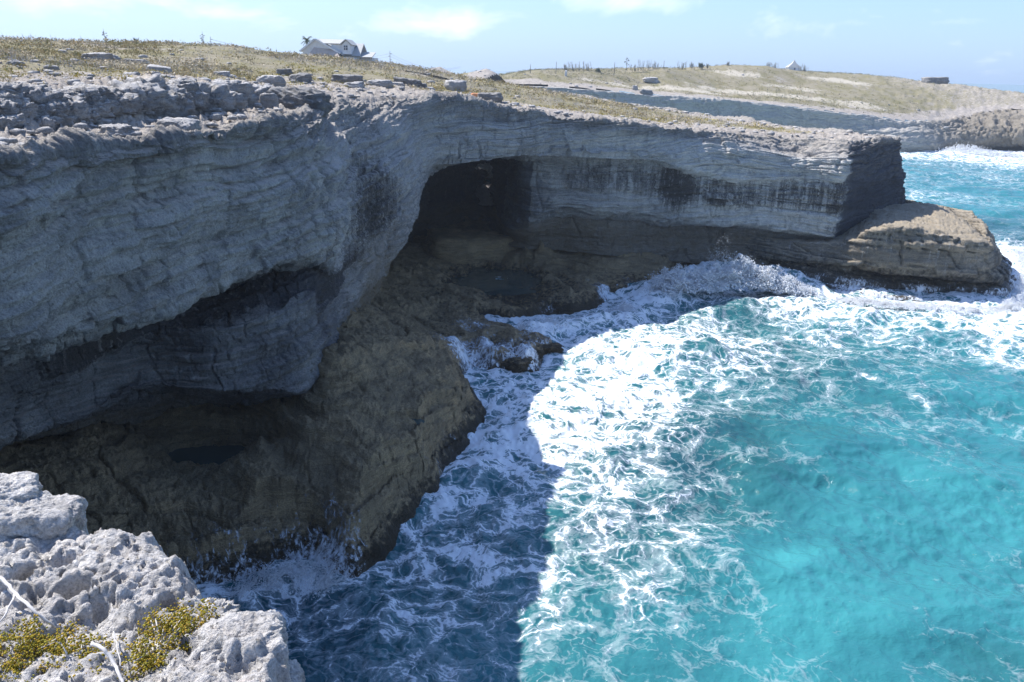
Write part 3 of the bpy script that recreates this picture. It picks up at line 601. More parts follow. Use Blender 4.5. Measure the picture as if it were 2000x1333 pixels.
# L about .6 .. 1.3 ; threshold falls with foam density
th = t.math('ADD', t.math('SUBTRACT', 1.475, t.math('MULTIPLY', fo, .64)), t.math('MULTIPLY', t.math('SUBTRACT', .27, fo, clamp=True), .75))
fm = t.math('MULTIPLY', t.math('SUBTRACT', L, th), 7.5, clamp=True)
soft = t.math('MULTIPLY', t.math('MULTIPLY', t.math('SUBTRACT', L, t.math('SUBTRACT', th, .22)), 2.2, clamp=True), .46)
spk = t.noise(t.scalev(pos, (1.6, 3.2, 1)), 1.5, 3, .75); spb = t.noise(pos, .22, 4, .6)
spm = t.math('MULTIPLY', t.math('SUBTRACT', t.math('ADD', spk, t.math('MULTIPLY', spb, .45)), .965), 14., clamp=True)
spm = t.math('MULTIPLY', spm, .8)
fac = t.math('MAXIMUM', t.math('MAXIMUM', fm, soft), t.math('MULTIPLY', spm, .9))
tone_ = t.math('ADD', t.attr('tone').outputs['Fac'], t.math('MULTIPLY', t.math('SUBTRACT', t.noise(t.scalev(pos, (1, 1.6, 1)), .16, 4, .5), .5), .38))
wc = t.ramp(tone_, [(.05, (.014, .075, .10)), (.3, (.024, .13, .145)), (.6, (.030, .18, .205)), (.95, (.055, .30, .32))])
nff = t.noise(pos, 9.0, 3, .7)
rip = t.noise(wp, 1.3, 5, .6); rip2 = t.noise(t.scalev(pos, (1, 1.7, 1)), 5.5, 3, .6)
bh = t.math('ADD', rip, t.math('ADD', t.math('MULTIPLY', rip2, .35), t.math('MULTIPLY', fac, .5)))
bump = t.new('ShaderNodeBump', {'Height': bh, 'Strength': .4, 'Distance': .22}).outputs[0]
setin(t, b, 'Base Color', wc); setin(t, b, 'Roughness', .11); setin(t, b, 'Normal', bump); b.inputs['IOR'].default_value = 1.33
fb = t.new('ShaderNodeBsdfDiffuse', {'Color': (.82, .86, .88, 1), 'Normal': bump})
mx = t.new('ShaderNodeMixShader', {0: fac, 1: b, 2: fb})
outn = [n for n in t.n if n.type == 'OUTPUT_MATERIAL'][0]; t.l.new(mx.outputs[0], outn.inputs[0])
M_sea = m_
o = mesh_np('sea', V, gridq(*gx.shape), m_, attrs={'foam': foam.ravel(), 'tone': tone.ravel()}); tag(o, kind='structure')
# open sea out to the horizon
rr2 = np.concatenate([np.linspace(329, 1500, 60), np.geomspace(1600, 30000, 30)]); aa = np.linspace(-1.2, 1.2, 160)
AZ, RR = np.meshgrid(aa, rr2, indexing='ij'); x2 = RR*np.sin(AZ); y2 = RR*np.cos(AZ)
o = mesh_np('open_sea', np.stack([x2, y2, x2*0-.12], -1), gridq(*x2.shape), m_, attrs={'foam': np.full(x2.size, .12), 'tone': np.full(x2.size, .22)}); tag(o, kind='structure')
rr3 = np.linspace(0, 60, 20); aa = np.linspace(-math.pi, math.pi, 60)
o = mesh_np('sea_bed', v3(np.outer(np.cos(aa), rr3*10), np.outer(np.sin(aa), rr3*10)+200, -6.), gridq(60, 20), M_shelf); tag(o, kind='structure')

# ------------------------------------------------------------------ spray
OCT = np.array([(1, 0, 0), (-1, 0, 0), (0, 1, 0), (0, -1, 0), (0, 0, 1), (0, 0, -1)], float)
OF = np.array([(0, 2, 4), (2, 1, 4), (1, 3, 4), (3, 0, 4), (2, 0, 5), (1, 2, 5), (3, 1, 5), (0, 3, 5)])
m_, t, b = material('spray_water'); setin(t, b, 'Base Color', (.86, .88, .9)); setin(t, b, 'Roughness', .7); b.inputs['Alpha'].default_value = .55
M_spray = m_
def droplets(name, C, S, label, cat='spray'):
    n = len(C); rot = rng.normal(size=(n, 1, 3))*.25
    V = (OCT[None]+rot)*S[:, None, None]+C[:, None]
    Q = (OF[None]+np.arange(n)[:, None, None]*6).reshape(-1, 3)
    o = mesh_np(name, V, Q, M_spray, smooths=True); tag(o, label, cat, None, 'stuff'); return o
def plume(line, n, hgt, spread_, smin, smax, pw=2.0):
    n = int(n*1.6)
    line = np.array(line); k = rng.random(n)*(len(line)-1); i = k.astype(int); fr = (k-i)[:, None]
    base = line[i]*(1-fr)+line[i+1]*fr; hx = base[:, 3]
    up = rng.random(n)**pw; lump = .55+.9*np.clip(fbm(v3(base[:, 0], base[:, 1]), .45, 3)+.25, 0, 1.2)
    z = base[:, 2]+up*hx*lump*hgt
    off = rng.normal(size=(n, 2))*spread_*(1-up*.35)[:, None]
    S = smin+(smax-smin)*rng.random(n)**2*(1-up*.7)
    Cc = np.stack([base[:, 0]+off[:, 0], base[:, 1]+off[:, 1], z], 1)
    Cc[:, :2] += np.stack([fbm(Cc, .7, 3), fbm(Cc+31, .7, 3)], 1)*1.6; Cc[:, 2] += fbm(Cc+77, .8, 3)*hx*.6
    kp = fbm(Cc, 1.0, 4, .6)+.30-up*.42+rng.normal(size=n)*.06 > 0
    return Cc[kp], S[kp]
def L_(px, py, z, hg): q = atz(px, py, z); return (q[0], q[1], q[2], hg)
C, S = plume([L_(1285,572,.5,1.6), L_(1315,566,1.2,3.0), L_(1350,560,1.4,2.0), L_(1400,556,1.6,2.6), L_(1440,552,1.6,3.0), L_(1490,552,1.6,2.8), L_(1530,562,1.,1.6), L_(1570,572,.4,.8)], 60000, 1.15, .75, .035, .14)
C2, S2 = plume([L_(1385,548,2,3.6), L_(1400,548,2,5.2), L_(1415,548,2,3.8)], 1100, 1.2, .6, .02, .05, 1.0)
droplets('breaking_wave_spray', np.concatenate([C, C2]), np.concatenate([S, S2]), 'white spray bursting from the wave against the shaded cliff foot')
C, S = plume([L_(1000,690,.2,.6), L_(1030,655,.4,1.3), L_(1080,640,.4,1.2), L_(1150,635,.3,.8), L_(1240,605,.2,.8)], 16000, 1., .55, .03, .10)
droplets('shore_spray', C, S, 'white foam churned up beside the low wet rocks')
C, S = plume([L_(1640,585,.1,.3), L_(1700,594,.1,.7), L_(1760,598,.1,.5), L_(1850,603,.0,.3), L_(1940,607,.1,.5), L_(1992,600,.3,1.9), L_(2010,530,.3,2.2), L_(1985,490,.3,1.4)], 18000, 1., .5, .03, .10)
droplets('ledge_spray', C, S, 'white spray along the foot of the sunlit ledge')
C, S = plume([L_(1850,296,.2,1.5), L_(1885,296,.5,3.5), L_(1930,302,.5,1.6), L_(2000,306,.5,1.6)], 6000, 1., 2., .08, .3)
droplets('headland_spray', C, S, 'white surf breaking along the foot of the far headland')
C, S = plume([L_(430,1160,0,.5), L_(520,1140,.1,.8), L_(600,1120,.2,1.3), L_(650,1140,0,.6)], 7000, 1., .5, .012, .045)
droplets('cove_spray', C, S, 'white spray splashing up the shelf in the near cove')


# ------------------------------------------------------------------ rocks
import bmesh
_ico = {}
def ico(n):
    if n not in _ico:
        bm = bmesh.new(); bmesh.ops.create_icosphere(bm, subdivisions=n, radius=1.)
        _ico[n] = (np.array([v.co[:] for v in bm.verts]), np.array([[v.index for v in f.verts] for f in bm.faces])); bm.free()
    return _ico[n]
def rock_mesh(size, seed, n=4, box=.55, rough=.16, pit=.0, bands=.03, flat=.35):
    V, T = ico(n); V = V.copy(); o = seed*7.31
    e = 2+box*7; Wn = V+np.stack([fbm(V+o, .8, 2), fbm(V+o+3, .8, 2), fbm(V+o+6, .8, 2)], 1)*.45; Wn /= np.linalg.norm(Wn, axis=1)[:, None]; S = Wn/((np.abs(Wn)**e).sum(1)**(1/e))[:, None]
    d = 1+fbm(V+o, .9, 2)*rough*2.6+fbm(V+o, 2.4, 3)*rough*1.3
    if pit: d += (fbm(V+o, 3.2, 4, .65, ridge=True)-.2)*pit
    S = S*d[:, None]; S[:, 2] = np.where(S[:, 2] < -flat, -flat+(S[:, 2]+flat)*.25, S[:, 2])
    b = S[:, 2]*7+fbm(V+o, 1.2, 2)*2.5; S[:, :2] *= (1+np.tanh(np.sin(b)*3)*bands)[:, None]
    return S*np.array(size)/2, T
def rock(name, loc, size, rz=0., seed=1, mat=None, n=4, tilt=(0, 0), label=None, cat='rock', group=None, **kw):
    V, T = rock_mesh(size, seed, n, **kw); V[:, 2] -= V[:, 2].min(); V[:, 2] -= size[2]*.2
    o = mesh_np(name, V, T, mat or M_boulder); o.location = loc; o.rotation_euler = (tilt[0], tilt[1], rz)
    return tag(o, label, cat, group)
def on_ground(px, py, r0=14, r1=700, near=False):
    """first plateau point along the sight line through a measured pixel"""
    d = ray(px, py); d = d/np.hypot(d[0], d[1]); R_ = np.geomspace(r0, r1, 700); x = d[0]*R_; y = d[1]*R_; z = H+d[2]*R_
    s = signed(LAND, x, y); h = height(x, y, s, False); k = np.where((s > .8) & (h > z))[0]
    if near and (not len(k) or R_[k[0]] > 92):
        w_ = np.where((s > 1.2) & (R_ > 22) & (R_ < 84))[0]; i = w_[np.argmin(np.abs(h[w_]-z[w_]))]; return np.array([x[i], y[i], h[i]]), R_[i]
    if not len(k): return None
    i = k[0]; return np.array([x[i], y[i], h[i]]), R_[i]
BLD = [  # px, py of the foot, width px, height px, label, kind
 (575,213,105,46,'big knobbly dark grey boulder perched at the cliff rim on its shaded belly',2),(495,205,60,44,'rounded grey boulder leaning against the big knobbly rim boulder on its inland side',1),
 (528,218,28,40,'narrow tan leaning slab wedged between the two largest rim boulders',0),(445,190,50,30,'pale pitted outcrop just inland of the rounded rim boulder',2),
 (531,168,44,24,'square flat topped block of grey stone standing in dry grass',0),(556,146,25,13,'small dark rounded boulder above the square block on the slope',0),
 (586,161,34,18,'dark jagged rock beside the square block, pale rubble at its foot',1),(678,163,52,20,'long pale slab tilted on a dark block below the white house',0),
 (693,173,34,14,'low brown grey rock tucked under the long tilted slab',1),(741,170,44,16,'pale wedge shaped rock with a pointed left end',0),(775,170,26,11,'low flat grey stone right of the pointed wedge rock',0),
 (797,171,44,20,'heap of layered dark grey rock in the middle of the plateau',1),(824,152,18,14,'small upright dark rock behind the layered heap',1),(835,158,26,8,'thin pale slab lying in front of the small upright rock',0),
 (890,178,36,24,'steep brown grey pointed rock right of the layered heap',1),(956,175,44,22,'dark smooth block with a sloping top beside the orange faced stone',0),
 (931,166,22,14,'stone with a bright orange weathered face',3),(913,171,16,8,'small pale stone left of the orange faced one',0),
 (311,145,38,18,'pale slab tipped up to a sharp edge on the grassy slope',0),(257,152,24,11,'small rounded tan rock left of the tipped slab',1),(195,120,50,16,'weathered grey outcrop high on the left slope',1),
 (265,127,40,12,'dark low broken outcrop half sunk in scrub on the left slope',1),(434,150,26,12,'small whitish boulder in the scrub above the rim',0),(410,186,32,18,'flat faced dark block beside yellow shrubs near the terrace edge',0),
 (232,272,50,28,'round tan boulder resting on the rim shelf below the terrace',1),(30,128,20,8,'small white stone far up the left slope',0),
 (350,262,60,30,'bulging grey lump of karst hanging over the rim shelf',1),
 (1262,184,22,10,'dark rock perched on the rim of the far cliff',0),(1240,176,10,9,'small knob of rock beside the perched rock on the far rim',1),(1825,164,38,14,'lone dark flat topped boulder on the far headland skyline',0),
 (1270,160,24,10,'grey mound on the far slope above the pale sand',1)]
m_, t, b = material('orange_stone'); setin(t, b, 'Base Color', t.mix(t.noise(t.new('ShaderNodeNewGeometry').outputs['Position'], 2., 4), (.66, .24, .09), (.70, .36, .2))); setin(t, b, 'Roughness', .9); M_orange = m_
for i, (px, py, wpx, hpx, lab, kd) in enumerate(BLD):
    g = on_ground(px, py, near=px < 1000)
    if g is None: print('no ground', px, py); continue
    p, dist = g; sw = wpx/F*dist; sh_ = hpx/F*dist
    kw = [dict(box=.6, rough=.15, bands=.03, pit=.1), dict(box=.35, rough=.22, bands=.03, pit=.2), dict(box=.3, rough=.2, pit=.34, bands=.02), dict(box=.6, rough=.08)][kd]
    rock('boulder', p, (sw*.98, sw*.7, sh_*1.2), 0, i+3, M_orange if kd == 3 else M_bdark if 'dark' in lab else M_boulder, 5 if wpx > 40 else 4, tilt=(0, (rng.random()-.5)*.22), label=lab, cat='boulder', group='boulders strewn over the clifftop', **kw)
# lumps of karst making up the broken terrace edge along the near left rim
lx = []
for i in range(260):
    px = rng.uniform(-10, 640); top_ = 178+max(0, 60-px)*.3
    py = rng.uniform(192, 262-px*.05) if px < 480 else rng.uniform(195, 215)
    g = on_ground(px, py)
    if g is None: continue
    p, dist = g; s_ = rng.uniform(.35, 1.25)*(.62 if px < 230 else 1)
    if signed(LAND, [p[0]], [p[1]])[0] < 3.4+p[1]*.0: continue
    V_, T_ = rock_mesh((s_*1.5, s_*1.1, s_*1.05), i+50, 4, box=.3, rough=.3, pit=.75, bands=0.); a_ = rng.uniform(0, 6.3)
    Vr = V_.copy(); Vr[:, 0] = V_[:, 0]*math.cos(a_)-V_[:, 1]*math.sin(a_); Vr[:, 1] = V_[:, 0]*math.sin(a_)+V_[:, 1]*math.cos(a_); lx.append((Vr+p, T_))
def merge(L):
    V = np.concatenate([a for a, _ in L]); o_ = np.cumsum([0]+[len(a) for a, _ in L][:-1]); return V, np.concatenate([b_+k for (_, b_), k in zip(L, o_)])
V_, T_ = merge(lx); o = mesh_np('karst_terrace', V_, T_, M_boulder); tag(o, kind='structure')
# loose stones scattered over the rim, too many to count
L = []; TPL = [rock_mesh((1, .8, .6), 200+i, 2, box=.4, rough=.2, pit=.15) for i in range(8)]
cand = []
a_ = rng.uniform(-.66, .64, 90000); r__ = np.exp(rng.uniform(math.log(18), math.log(330), 90000)); x = r__*np.sin(a_); y = r__*np.cos(a_)
s_ = signed(LAND, x, y); pr_ = np.clip(np.exp(-s_/7)*1.1, .06, 1)*(s_ > .7); pr_ = np.where(y > 200, pr_*.5+.08*(x > 110), pr_)
pr_ *= smooth(-.25, .2, fbm(v3(x, y), .2, 3)); sel = rng.random(len(x)) < pr_*.5; x, y, s_ = x[sel], y[sel], s_[sel]
z = height(x, y, s_)
for i in range(len(x)):
    V_, T_ = TPL[i % 8]; rr_ = math.hypot(x[i], y[i]); k = (.07+rng.random()**3*.42)*(1+rr_/150); a_ = rng.uniform(0, 6.3); c_, s1 = math.cos(a_), math.sin(a_)
    L.append((np.stack([V_[:, 0]*c_-V_[:, 1]*s1, V_[:, 0]*s1+V_[:, 1]*c_, V_[:, 2]], 1)*k+[x[i], y[i], z[i]], T_))
V_, T_ = merge(L); o = mesh_np('rock_rubble', V_, T_, M_boulder, smooths=False); tag(o, 'loose grey stones littering the cliff rim', 'rubble', None, 'stuff'); print('rubble', len(L))

# ------------------------------------------------------------------ scrub
def tufts(name, n, a0, a1, ra, rb, size, leaves, palette, prob, label, cat, blade=False):
    a_ = rng.uniform(a0, a1, n); r__ = np.exp(rng.uniform(math.log(ra), math.log(rb), n)); x = r__*np.sin(a_); y = r__*np.cos(a_)
    s_ = signed(LAND, x, y); ok = (s_ > 1.0) & (rng.random(n) < prob(x, y, s_)); x, y, s_, r__ = x[ok], y[ok], s_[ok], r__[ok]
    z = height(x, y, s_); n = len(x); sz = size*(.55+.9*rng.random(n))*np.clip(r__/60, .7, 2.2)**.6
    # leaf clumps: small triangles through a low dome
    d = rng.normal(size=(n, leaves, 3)); d /= np.linalg.norm(d, axis=2)[..., None]; d[..., 2] = np.abs(d[..., 2]); rad = rng.random((n, leaves, 1))**.4
    C = d*rad*sz[:, None, None]*[1, 1, .62]; C = C+np.stack([x, y, z-.03], -1)[:, None]
    ls = (sz*.30)[:, None, None, None]*(.6+.8*rng.random((n, leaves, 1, 1)))
    tri = rng.normal(size=(n, leaves, 3, 3)); tri /= np.linalg.norm(tri, axis=3)[..., None]
    if blade:
        tri = tri*[.18, .18, .18]; tri[:, :, 0] += d*1.7+[0, 0, .5]
    Vv = (C[:, :, None]+tri*ls*.62).reshape(-1, 3)
    pal = np.array(palette); ci = np.clip((fbm(v3(x, y), .12, 3)*2.2+.5+rng.normal(size=n)*.22)*len(pal), 0, len(pal)-1).astype(int)
    tint = pal[ci][:, None, None]*(.65+.7*rng.random((n, leaves, 1, 1)))*np.ones((1, 1, 3, 1))
    o = mesh_np(name, Vv, np.arange(len(Vv)).reshape(-1, 3), M_tint, attrs={'tint': tint.reshape(-1, 3)}, smooths=False)
    tag(o, label, cat, None, 'stuff'); print(name, n, len(Vv)//3)
GR = [(.30, .25, .10), (.38, .30, .13), (.46, .36, .19), (.31, .27, .15), (.44, .35, .22), (.54, .46, .33)]
YL = [(.40, .32, .07), (.46, .36, .09), (.34, .29, .08), (.44, .34, .13)]
TW = [(.36, .34, .33), (.44, .42, .41), (.31, .28, .26), (.40, .36, .32)]
patch = lambda x, y, sc, o_: smooth(-.12, .22, fbm(v3(x, y)+o_, sc, 3))
tufts('low_scrub', 95000, -.70, .62, 24, 420, .40, 16, GR, lambda x, y, s: np.clip(smooth(3.5, 15, s+6*fbm(v3(x, y), .12, 2))*(.12+.88*patch(x, y, .09, 3)), 0, 1)*(1-.75*smooth(100, 150, x)*(y > 180)), 'olive and straw coloured scrub covering the plateau', 'scrub')
tufts('far_scrub', 60000, -.45, .62, 180, 430, .50, 12, [(.24, .23, .11), (.29, .265, .14), (.21, .21, .12), (.33, .30, .21)], lambda x, y, s: np.clip(smooth(2, 14, s)*(.2+.8*patch(x, y, .035, 13)), 0, 1)*(1-.65*smooth(130, 170, x)), 'patchy olive scrub on the far plateau', 'scrub')
tufts('yellow_shrubbery', 26000, -.70, .35, 22, 150, .30, 18, YL, lambda x, y, s: smooth(2.5, 7, s)*smooth(28, 12, s)*patch(x, y, .18, 40)*.9, 'yellow green cushions of ground cover behind the cliff rim', 'ground cover')
tufts('dry_twigs', 34000, -.70, .50, 34, 330, .42, 14, TW, lambda x, y, s: smooth(6, 14, s)*patch(x, y, .05, 90), 'grey leafless twiggy scrub in drifts on the plateau', 'scrub', True)

# ------------------------------------------------------------------ near rocks at the photographer's feet
def dens(poly, k=6):
    P_ = np.array(poly, float); return P_
NP = [(-60,930),(0,952),(30,958),(48,968),(40,985),(70,986),(135,985),(148,1008),(125,1040),(150,1075),(175,1085),(215,1063),(245,1080),(290,1072),(305,1095),(345,1108),(350,1125),(378,1168),(385,1185),(425,1192),(428,1215),(458,1235),
      (470,1262),(520,1290),(540,1340),(560,1420),(300,1600),(-300,1600),(-300,900)]
Z0 = 20.25
npoly = np.array([atz(a, b_, Z0)[:2] for a, b_ in NP])
lo = npoly.min(0); hi = npoly.max(0); stp = .0055
nx = int((hi[0]-lo[0])/stp); ny = int((hi[1]-lo[1])/stp)
gx, gy = np.meshgrid(np.linspace(lo[0]-.1, hi[0]+.1, nx), np.linspace(lo[1]-.1, hi[1]+.1, ny), indexing='ij')
p2 = v3(gx, gy); sd = signed(npoly, gx, gy)+.035+fbm(p2, 6., 4, .65)*.06
h = Z0+fbm(p2, 1.3, 3)*.10+(fbm(p2, 3.4, 4, .6, ridge=True)-.25)*.075+(fbm(p2, 11, 3, .6, ridge=True)-.2)*.022
pit = fbm(p2, 7., 2); h -= smooth(.18, .3, pit)*.07
pit = fbm(p2+9, 2.4, 2); h -= smooth(.27, .36, pit)*.09
h -= fbm(p2, 35, 2)*.006+smooth(.16, .28, fbm(p2+3, 16., 2))*.045+smooth(.16, .26, fbm(p2+5, 34., 2))*.022; h += (fbm(p2, 26, 3, .6, ridge=True)-.2)*.012+.05
for a, b_, sx_, sy_, dp in ((160,1185,.09,.05,.15),(60,1148,.05,.05,.10)):       # hollows with an overhung upper lip
    q = atz(a, b_, Z0); e = np.sqrt(((gx-q[0])/sx_)**2+((gy-q[1])/sy_)**2)+fbm(p2, 9, 2)*.35; h -= smooth(1.05, .85, e)*dp
h = h-smooth(.06, -.02, sd)*.06-np.clip(-sd+.005, 0, .1)*11
n3 = normals(np.stack([gx, gy, h], -1)); n3 *= np.sign(n3[..., 2:3]+1e-9)
pp = np.stack([gx, gy, h], -1); pp = pp+n3*(fbm(pp*[1, 1, 1.3], 9, 3)*.03)[..., None]
Qn = gridq(*gx.shape); ok = sd.ravel()[Qn].min(1) > -.09
V, Q, _ = compact(pp.reshape(-1, 3), Qn[ok]); o = mesh_np('near_rock_shelf', V, Q, M_near); tag(o, kind='structure')
def near_rock(px, py, wpx, hpx, z, seed, lab, **kw):
    q = atz(px, py, z); s_ = np.linalg.norm(q-[0, 0, H])/F; V_, T_ = rock_mesh((wpx*s_, wpx*s_*kw.pop('dy', .8), hpx*s_), seed, 6, box=kw.pop('box', .6), rough=kw.pop('rough', .12), pit=kw.pop('pit', .12), bands=0., flat=.8)
    pv = V_; V_ = V_+np.sign(V_)*0; V_[:, 2] += V_[:, 2]*0
    V_ += normals_approx(V_)*(fbm(V_, 16, 4, .65, ridge=True)*.014+fbm(V_, 60, 2)*.004-smooth(.18, .32, fbm(V_, 28, 2))*.012)[:, None]
    o = mesh_np('near_rock', V_, T_, M_near); o.location = q; o.rotation_euler = kw.get('tilt', (0, 0, 0)); return tag(o, lab, 'rock', 'pale rocks at the near cliff edge')
def normals_approx(V_): return V_/np.maximum(np.linalg.norm(V_, axis=1), 1e-6)[:, None]
near_rock(60, 1035, 132, 92, 20.30, 5, 'overhanging pale slab with a shaded pitted underside at the near edge', tilt=(0, .12, .25), dy=.75)
near_rock(5, 990, 95, 75, 20.36, 8, 'small bright block behind the overhanging slab at the frame edge', tilt=(0, .1, .5))
near_rock(478, 1300, 125, 130, 20.22, 12, 'square pale block with a purple brown shaded side above the water', tilt=(.05, 0, .35), dy=.9, box=.72)
near_rock(545, 1345, 70, 60, 20.10, 15, 'low pale stone at the foot of the square block by the water', tilt=(0, 0, .2))
near_rock(400, 1225, 80, 50, 20.18, 21, 'jagged dark pitted knob on the brink just behind the square block', pit=.5, rough=.25, box=.3)
near_rock(250, 1240, 120, 40, 20.20, 24, 'flat pitted hump of pale rock between the two larger shrubs', pit=.4, rough=.2, box=.3)

# succulent shrubs and bleached branches
def shrub(px, py, wpx, hpx, n, lab, seed, z=20.28):
    q = atz(px, py, z); s_ = np.linalg.norm(q-[0, 0, H])/F; R_ = np.random.default_rng(seed)
    root = empty('shrub', q); tag(root, lab, 'shrub', 'yellow green shrubs on the near rock')
    nb_ = max(14, n//60); br = R_.normal(size=(nb_, 3)); br[:, 2] = np.abs(br[:, 2])*.35+.15; br /= np.linalg.norm(br, axis=1)[:, None]
    tip = br*np.array([wpx*s_*.5, hpx*s_*.62, .10])*R_.uniform(.45, 1.1, (nb_, 1))
    c_ = tip[R_.integers(0, nb_, n)]+R_.normal(size=(n, 3))*[.018, .018, .013]; c_[:, 2] = np.maximum(c_[:, 2], 0)
    S_ = R_.uniform(.0035, .0065, n); sq = R_.uniform(.45, 1., (n, 1, 3)); 
    Vv = ((OCT[None]+R_.normal(size=(n, 1, 3))*.1)*sq*S_[:, None, None]+c_[:, None]).reshape(-1, 3)
    Qv = (OF[None]+np.arange(n)[:, None, None]*6).reshape(-1, 3)
    pal = np.array([(.34, .27, .03), (.42, .31, .035), (.28, .25, .04), (.46, .30, .05), (.22, .2, .04)]); ti = pal[R_.integers(0, 5, n)][:, None]*np.ones((1, 6, 1))*R_.uniform(.7, 1.2, (n, 1, 1))
    o = mesh_np('foliage', Vv, Qv, M_tint, root, {'tint': ti.reshape(-1, 3)})
    tb = []
    for tp in tip: tb.append(tube_np([(0, 0, -.01), tuple(tp*.5+[0, 0, .01]), tuple(tp)], [.004, .003, .0015], 5))
    V_, T_ = merge(tb); mesh_np('stems', V_, T_, M_dead, root)
def tube_np(pts, rad, seg=6):
    pts = np.array(pts, float); n = len(pts); tg = np.gradient(pts, axis=0); tg /= np.maximum(np.linalg.norm(tg, axis=1), 1e-9)[:, None]
    up = np.where(np.abs(tg[:, 2:3]) > .9, [[1., 0, 0]], [[0, 0, 1.]]); a_ = np.cross(tg, up); a_ /= np.linalg.norm(a_, axis=1)[:, None]; b_ = np.cross(tg, a_)
    th_ = np.linspace(0, 2*math.pi, seg, endpoint=False); rad = np.broadcast_to(rad, (n,))
    V = pts[:, None]+(a_[:, None]*np.cos(th_)[None, :, None]+b_[:, None]*np.sin(th_)[None, :, None])*rad[:, None, None]
    T = []
    for i in range(n-1):
        for j in range(seg):
            k = (j+1) % seg; a0 = i*seg+j; a1 = i*seg+k; b0 = a0+seg; b1 = a1+seg; T += [(a0, b0, a1), (a1, b0, b1)]
    c0 = len(V)*seg
    T += [(0, j, j+1) for j in range(1, seg-1)]+[((n-1)*seg, (n-1)*seg+j+1, (n-1)*seg+j) for j in range(1, seg-1)]
    return V.reshape(-1, 3), np.array(T)
m_, t, b = material('bleached_wood'); setin(t, b, 'Base Color', t.mix(t.noise(t.scalev(t.new('ShaderNodeNewGeometry').outputs['Position'], (1, 1, 4)), 40., 4), (.42, .38, .34), (.72, .69, .66))); setin(t, b, 'Roughness', .8); M_dead = m_
shrub(40, 1295, 170, 105, 4300, 'wide yellow shrub low in the near corner', 1)
shrub(150, 1318, 110, 90, 1800, 'smaller sparse yellow shrub against the right side of the wide one', 2)
shrub(316, 1272, 84, 125, 2800, 'tall narrow yellow shrub growing in the middle of the pale rock', 3)
shrub(398, 1240, 34, 36, 420, 'tiny yellow shrub tuft right of the tall narrow one', 4, 20.24)
def branch(pts, r1_, r2_, lab, z=20.36):
    q = [atz(a, b_, z+dz) for a, b_, dz in pts]; q = np.array(q); qq = catmull(q, [6]*(len(q)-1)); qq += np.stack([fbm(qq, 30, 2), fbm(qq+5, 30, 2), fbm(qq+8, 30, 2)], -1)*.012
    V_, T_ = tube_np(qq, np.linspace(r1_, r2_, len(qq)), 7); c_ = V_[0].copy(); o = mesh_np('dead_branch', V_-c_, T_, M_dead); o.location = c_; tag(o, lab, 'branch', 'bleached branches on the near rock')
branch([(-20,1115,0),(5,1133,0),(30,1160,0),(55,1180,.02),(80,1203,0),(110,1228,-.05)], .007, .004, 'thick bleached branch slanting across the pale rock at the frame edge')
branch([(28,1160,0),(18,1185,.0),(5,1208,0),(-15,1230,-.02)], .0045, .002, 'thin bleached twig forking down from the thick branch')
branch([(178,1258,.02),(203,1270,.02),(222,1293,.0),(233,1320,0),(245,1350,-.02)], .006, .004, 'curved bleached branch between the smaller shrub and the tall narrow shrub')
branch([(222,1235,0),(228,1262,0),(236,1300,0)], .0022, .0015, 'fine upright bleached twig touching the curved branch')

# ------------------------------------------------------------------ buildings and posts on the skyline
class MB:
    def __init__(s): s.v = []; s.f = []
    def poly(s, pts, faces): k = len(s.v); s.v += [tuple(p) for p in pts]; s.f += [tuple(i+k for i in f) for f in faces]; return s
    def box(s, x0, x1, y0, y1, z0, z1):
        return s.poly([(x, y, z) for z in (z0, z1) for x, y in ((x0, y0), (x1, y0), (x1, y1), (x0, y1))], [(3, 2, 1, 0), (4, 5, 6, 7), (0, 1, 5, 4), (1, 2, 6, 5), (2, 3, 7, 6), (3, 0, 4, 7)])
    def prism(s, prof, y0, y1):   # profile in x,z run along y
        n = len(prof); return s.poly([(x, y0, z) for x, z in prof]+[(x, y1, z) for x, z in prof], [tuple(range(n)), tuple(range(2*n-1, n-1, -1))]+[(i, i+n, (i+1) % n+n, (i+1) % n) for i in range(n)])
    def prismx(s, prof, x0, x1):  # profile in y,z run along x
        n = len(prof); return s.poly([(x0, y, z) for y, z in prof]+[(x1, y, z) for y, z in prof], [tuple(range(n-1, -1, -1)), tuple(range(n, 2*n))]+[(i, (i+1) % n, (i+1) % n+n, i+n) for i in range(n)])
    def build(s, name, mat, parent=None):
        me = bpy.data.meshes.new(name); me.from_pydata(s.v, [], s.f); me.materials.append(mat); o = bpy.data.objects.new(name, me); COL.objects.link(o); o.parent = parent; return o
M_wh = plain('white_paint', (.66, .68, .70)); M_roof = plain('pale_shingle', (.46, .46, .44)); M_roof2 = plain('tan_shingle', (.50, .42, .36)); M_dk = plain('dark_glass', (.06, .07, .09), .3); M_pole = plain('grey_wood', (.16, .15, .15)); M_conc = plain('pale_concrete', (.6, .6, .6))
# white gabled house: x runs right, y away; one photograph pixel is YH/F metres
YH = 134.; pxm = YH/F*1.04; hp = aty(650, 122, YH); rt = empty('white_house', (hp[0], hp[1], hp[2]-.6)); tag(rt, 'white gabled house with a dormer rising behind the scrubby rise', 'house')
rt.rotation_euler = (0, 0, 0)
def hx(px): return (px-650)*pxm
def hzz(py): return (122-py)*pxm+.6
zb = -1.5
